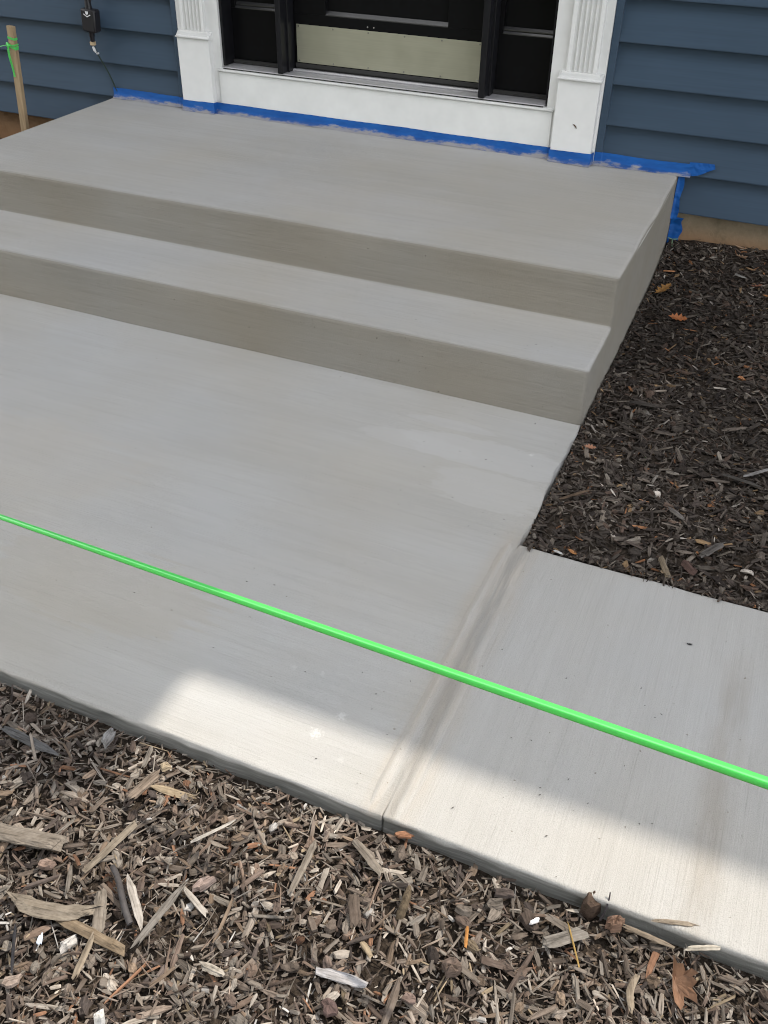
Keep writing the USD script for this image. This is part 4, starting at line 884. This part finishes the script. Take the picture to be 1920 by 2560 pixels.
# dry leaves
def leaf_mesh(outline, c, L, yaw, curl, tilt, seed):
    r = np.random.default_rng(seed); pg = np.array(outline, float)
    n = len(pg); rings = [pg * s for s in (1.0, 0.66, 0.33)]; V = np.vstack(rings + [np.zeros((1, 2))])
    f = []
    for k in range(2):
        for j in range(n): a, b, c2, d2 = k * n + j, k * n + (j + 1) % n, (k + 1) * n + (j + 1) % n, (k + 1) * n + j; f += [[a, b, c2], [a, c2, d2]]
    for j in range(n): f.append([2 * n + j, 2 * n + (j + 1) % n, 3 * n])
    x, y = V[:, 0], V[:, 1]; z = curl * (y * y * 1.6 + 0.5 * x * x) - 0.10 * np.exp(-(y / 0.06) ** 2) * 0.3 + 0.10 * (meshkit.fbm(np.stack([x * 5, y * 5, x * 0 + seed], -1), 3, seed) - .5)
    W = np.stack([x, y, z], 1) * L; R = rot_mats(np.array([yaw]), np.array([tilt]), np.array([r.normal(0, .2)]))[0]
    top_ = W @ R.T; low = (W - [0, 0, 0.0006]) @ R.T; N = len(W); F = np.array(f); rim = []
    for j in range(n): k = (j + 1) % n; rim += [[j, k, N + k], [j, N + k, N + j]]
    w = np.vstack([top_, low]) ; w[:, 2] -= w[:, 2].min(); w += c
    return trimesh.Trimesh(w, np.vstack([F, F[:, ::-1] + N, rim]), process=False), np.vstack([W, W])
OAK = [(-.5, -.02), (-.36, -.05), (-.30, -.20), (-.20, -.10), (-.08, -.30), (.02, -.12), (.18, -.27), (.24, -.10), (.36, -.16), (.5, 0), (.36, .15), (.25, .09), (.16, .28), (.03, .13), (-.10, .28), (-.20, .10), (-.32, .18), (-.36, .05), (-.5, .02)]
OVAL = [(-.5, 0), (-.35, -.12), (-.1, -.2), (.15, -.18), (.35, -.1), (.5, 0), (.36, .09), (.15, .17), (-.1, .21), (-.35, .13)]
MAPLE = [(-.5, -.02), (-.25, -.06), (-.34, -.34), (-.12, -.24), (.02, -.5), (.10, -.22), (.34, -.30), (.24, -.08), (.5, .02), (.26, .12), (.30, .36), (.08, .24), (-.02, .46), (-.14, .22), (-.36, .30), (-.25, .05), (-.5, .02)]
CRUMP = [(-.5, .05), (-.2, -.02), (.1, -.10), (.34, -.14), (.5, -.06), (.40, .04), (.24, .08), (.30, .16), (.42, .26), (.26, .30), (.12, .26), (.04, .36), (-.08, .30), (-.10, .40), (-.22, .32), (-.20, .22), (-.34, .20), (-.36, .10)]
for (nm, lab, out, u, v, L, yaw, curl, tilt, col, sd) in [
    ('dry_leaf', 'crumpled brown dry leaf at the lower right of the sunlit mulch', CRUMP, 1688, 2465, .085, -1.1, 1.3, .25, (.19, .105, .062), 1),
    ('dry_leaf', 'long orange-brown lobed leaf in the dark mulch beside the landing side', OAK, 1656, 730, .085, .95, .6, -.25, (.33, .17, .05), 2),
    ('dry_leaf', 'small orange lobed leaf in the dark mulch below the long one', OAK, 1693, 800, .07, .2, .8, .1, (.36, .13, .045), 3),
    ('dry_leaf', 'pale tan leaf next to the foundation at the top of the dark mulch', OVAL, 1849, 625, .06, .3, 1.2, .2, (.36, .24, .15), 4),
    ('dry_leaf', 'tan folded leaf just below the pale one near the foundation', OAK, 1852, 648, .055, .5, 1.2, .2, (.30, .20, .13), 5),
    ('dry_leaf', 'small pinkish orange leaf near the edge of the walkway slab', OAK, 1474, 1122, .038, .3, .8, .1, (.40, .20, .12), 6),
    ('dry_leaf', 'tiny orange leaf curled at the edge of the sidewalk near its left corner', OVAL, 1430, 1385, .028, -.3, 1.2, .1, (.45, .21, .08), 7),
    ('dry_leaf', 'reddish brown leaf at the right edge of the dark mulch', OAK, 1890, 720, .06, .9, .8, .1, (.24, .11, .07), 8),
    ('dry_leaf', 'tan leaf standing on edge at the sidewalk back edge', OVAL, 1658, 1435, .04, 1.5, .8, .3, (.33, .25, .16), 9),
    ('dry_leaf', 'buff coloured narrow leaf in the middle right of the dark mulch', OVAL, 1875, 678, .045, .2, 1.0, .2, (.34, .22, .12), 10),
    ('dry_leaf', 'orange fragment of leaf far right in the dark mulch', OVAL, 1913, 745, .04, .9, 1.2, .2, (.38, .17, .06), 11)]:
    c_ = seat(u, v); m_, g_ = leaf_mesh(out, c_ + [0, 0, .004], L, yaw, curl, tilt, sd)
    p_ = obj(nm, m_, m_bark, label=lab, cat='leaf'); primvars(p_, np.array(col), g_)
for (lab, a, b, w, col, sd) in [
    ('long pale grey shard at the right edge of the dark mulch', (1862, 1195), (1925, 1178), 12, (.26, .25, .24), 50), ('dark grey branch piece running into the right edge of the dark mulch', (1812, 1195), (1900, 1222), 12, (.075, .068, .06), 51),
    ('pale shard with split end in the middle of the dark mulch', (1672, 1275), (1708, 1305), 14, (.17, .155, .14), 52), ('grey plank chip leaning low in the dark mulch near the sidewalk', (1752, 1395), (1806, 1365), 20, (.11, .10, .092), 53),
    ('thin light brown splinter pointing at the walkway slab', (1405, 1250), (1468, 1232), 8, (.13, .09, .06), 54), ('upright pale-edged brown bark chip at the sidewalk edge', (1650, 1402), (1668, 1445), 16, (.20, .16, .11), 55),
    ('dark brown upright bark chip right of the pale-edged one', (1708, 1412), (1733, 1440), 18, (.085, .052, .042), 56), ('white chalky sliver lying on the sidewalk edge near the slab corner', (1385, 1382), (1405, 1390), 8, (.55, .55, .53), 57),
    ('pale grey curved chip in the upper right of the dark mulch', (1838, 690), (1862, 700), 8, (.30, .29, .27), 58), ('long dark shard along the upper middle of the dark mulch', (1570, 1010), (1640, 1022), 13, (.06, .052, .045), 59)]:
    S('wood_chip', lab, 'wood chip', a, b, w, col, thick=.4, seed=sd, lift=.006)

# seedling at the corner of the landing
c_ = np.array([1.405, -0.035, 0.085]); sd = thing('seedling', 'tiny pale green seedling at the foot of the lowest tape scrap', 'plant', tuple(c_))
m_sprout = simple('seedling_green', (0.20, 0.33, 0.20), 0.55, 0.4)
obj('stem', tube(spline([c_, c_ + [-.003, -.005, .018], c_ + [-.004, -.004, .034]], 8), .0022, 6), m_sprout, sd, smooth=60)
for yaw in (0.3, 2.9):
    m_, _ = leaf_mesh(OVAL, c_ + [-.004 + .011 * math.cos(yaw), -.006, .034], .026, yaw, .5, -.15, 77); obj('seed_leaf', m_, m_sprout, sd, smooth=60)

# crumbs of mulch blown on to the concrete
r = np.random.default_rng(5)
px = [(852, 942), (888, 946), (1338, 1060), (1230, 1154), (1214, 1149), (1150, 1129), (1330, 1166), (1060, 1168), (1061, 1137), (1131, 1245), (1311, 1289), (1260, 1300), (1171, 1316), (1237, 1336), (1060, 1105), (1215, 1150),
      (1514, 1628), (1585, 1634), (1724, 1610), (1436, 1690), (1416, 1696), (1603, 1721), (1612, 1764), (1637, 1794), (1654, 1787), (1561, 1915), (1421, 1949), (1470, 2009), (1434, 2027), (1349, 1988), (1328, 1852), (1300, 1770), (1256, 1624), (1206, 1666), (1026, 1704), (918, 1678), (763, 1680), (906, 1682), (940, 1735), (930, 1773), (968, 1837), (790, 1897), (893, 1959), (625, 1543), (534, 1620), (686, 1463), (336, 1482), (95, 1480), (90, 1292), (617, 1454), (1278, 1845), (1350, 1970), (1598, 2060), (1630, 2060), (1366, 2090), (1390, 2193), (1258, 1995), (1132, 2020), (1000, 770), (1040, 800), (1100, 808), (1318, 864), (1340, 862), (1380, 858), (1345, 878)]
ms = []
for (u, v) in px:
    z = 0.0 if v > 935 and not (980 < u < 1500 and v < 920) else H2
    p_ = unproject(u, v, z + .001); big = r.uniform(.3, .8); v0, f0 = proto_bit(r)
    vv = v0 * np.array([.0065 * big, .0032 * big, .0022 * big]); R = rot_mats(np.array([r.uniform(0, 6.3)]), np.array([0.]), np.array([0.]))[0]
    ms.append(trimesh.Trimesh(vv @ R.T + p_ + [0, 0, .0012], f0, process=False))
cm = cat_(ms); p_ = obj('mulch_crumbs', cm, m_bark, kind='stuff', label='scattered dark crumbs of mulch lying on the concrete', cat='debris'); primvars(p_, np.array([.035, .028, .024]), cm.vertices)
A, B = unproject(1718, 1608, .002), unproject(1730, 1610, .002)
v_ = tube(spline([A, (A + B) / 2 + (np.array([0, -.004, .001])), B], 8), .0013, 6); p_ = obj('curled_bark_thread', v_, m_bark, label='tiny curled dark thread lying on the sidewalk slab', cat='debris'); primvars(p_, np.array([.03, .03, .035]), v_.vertices)
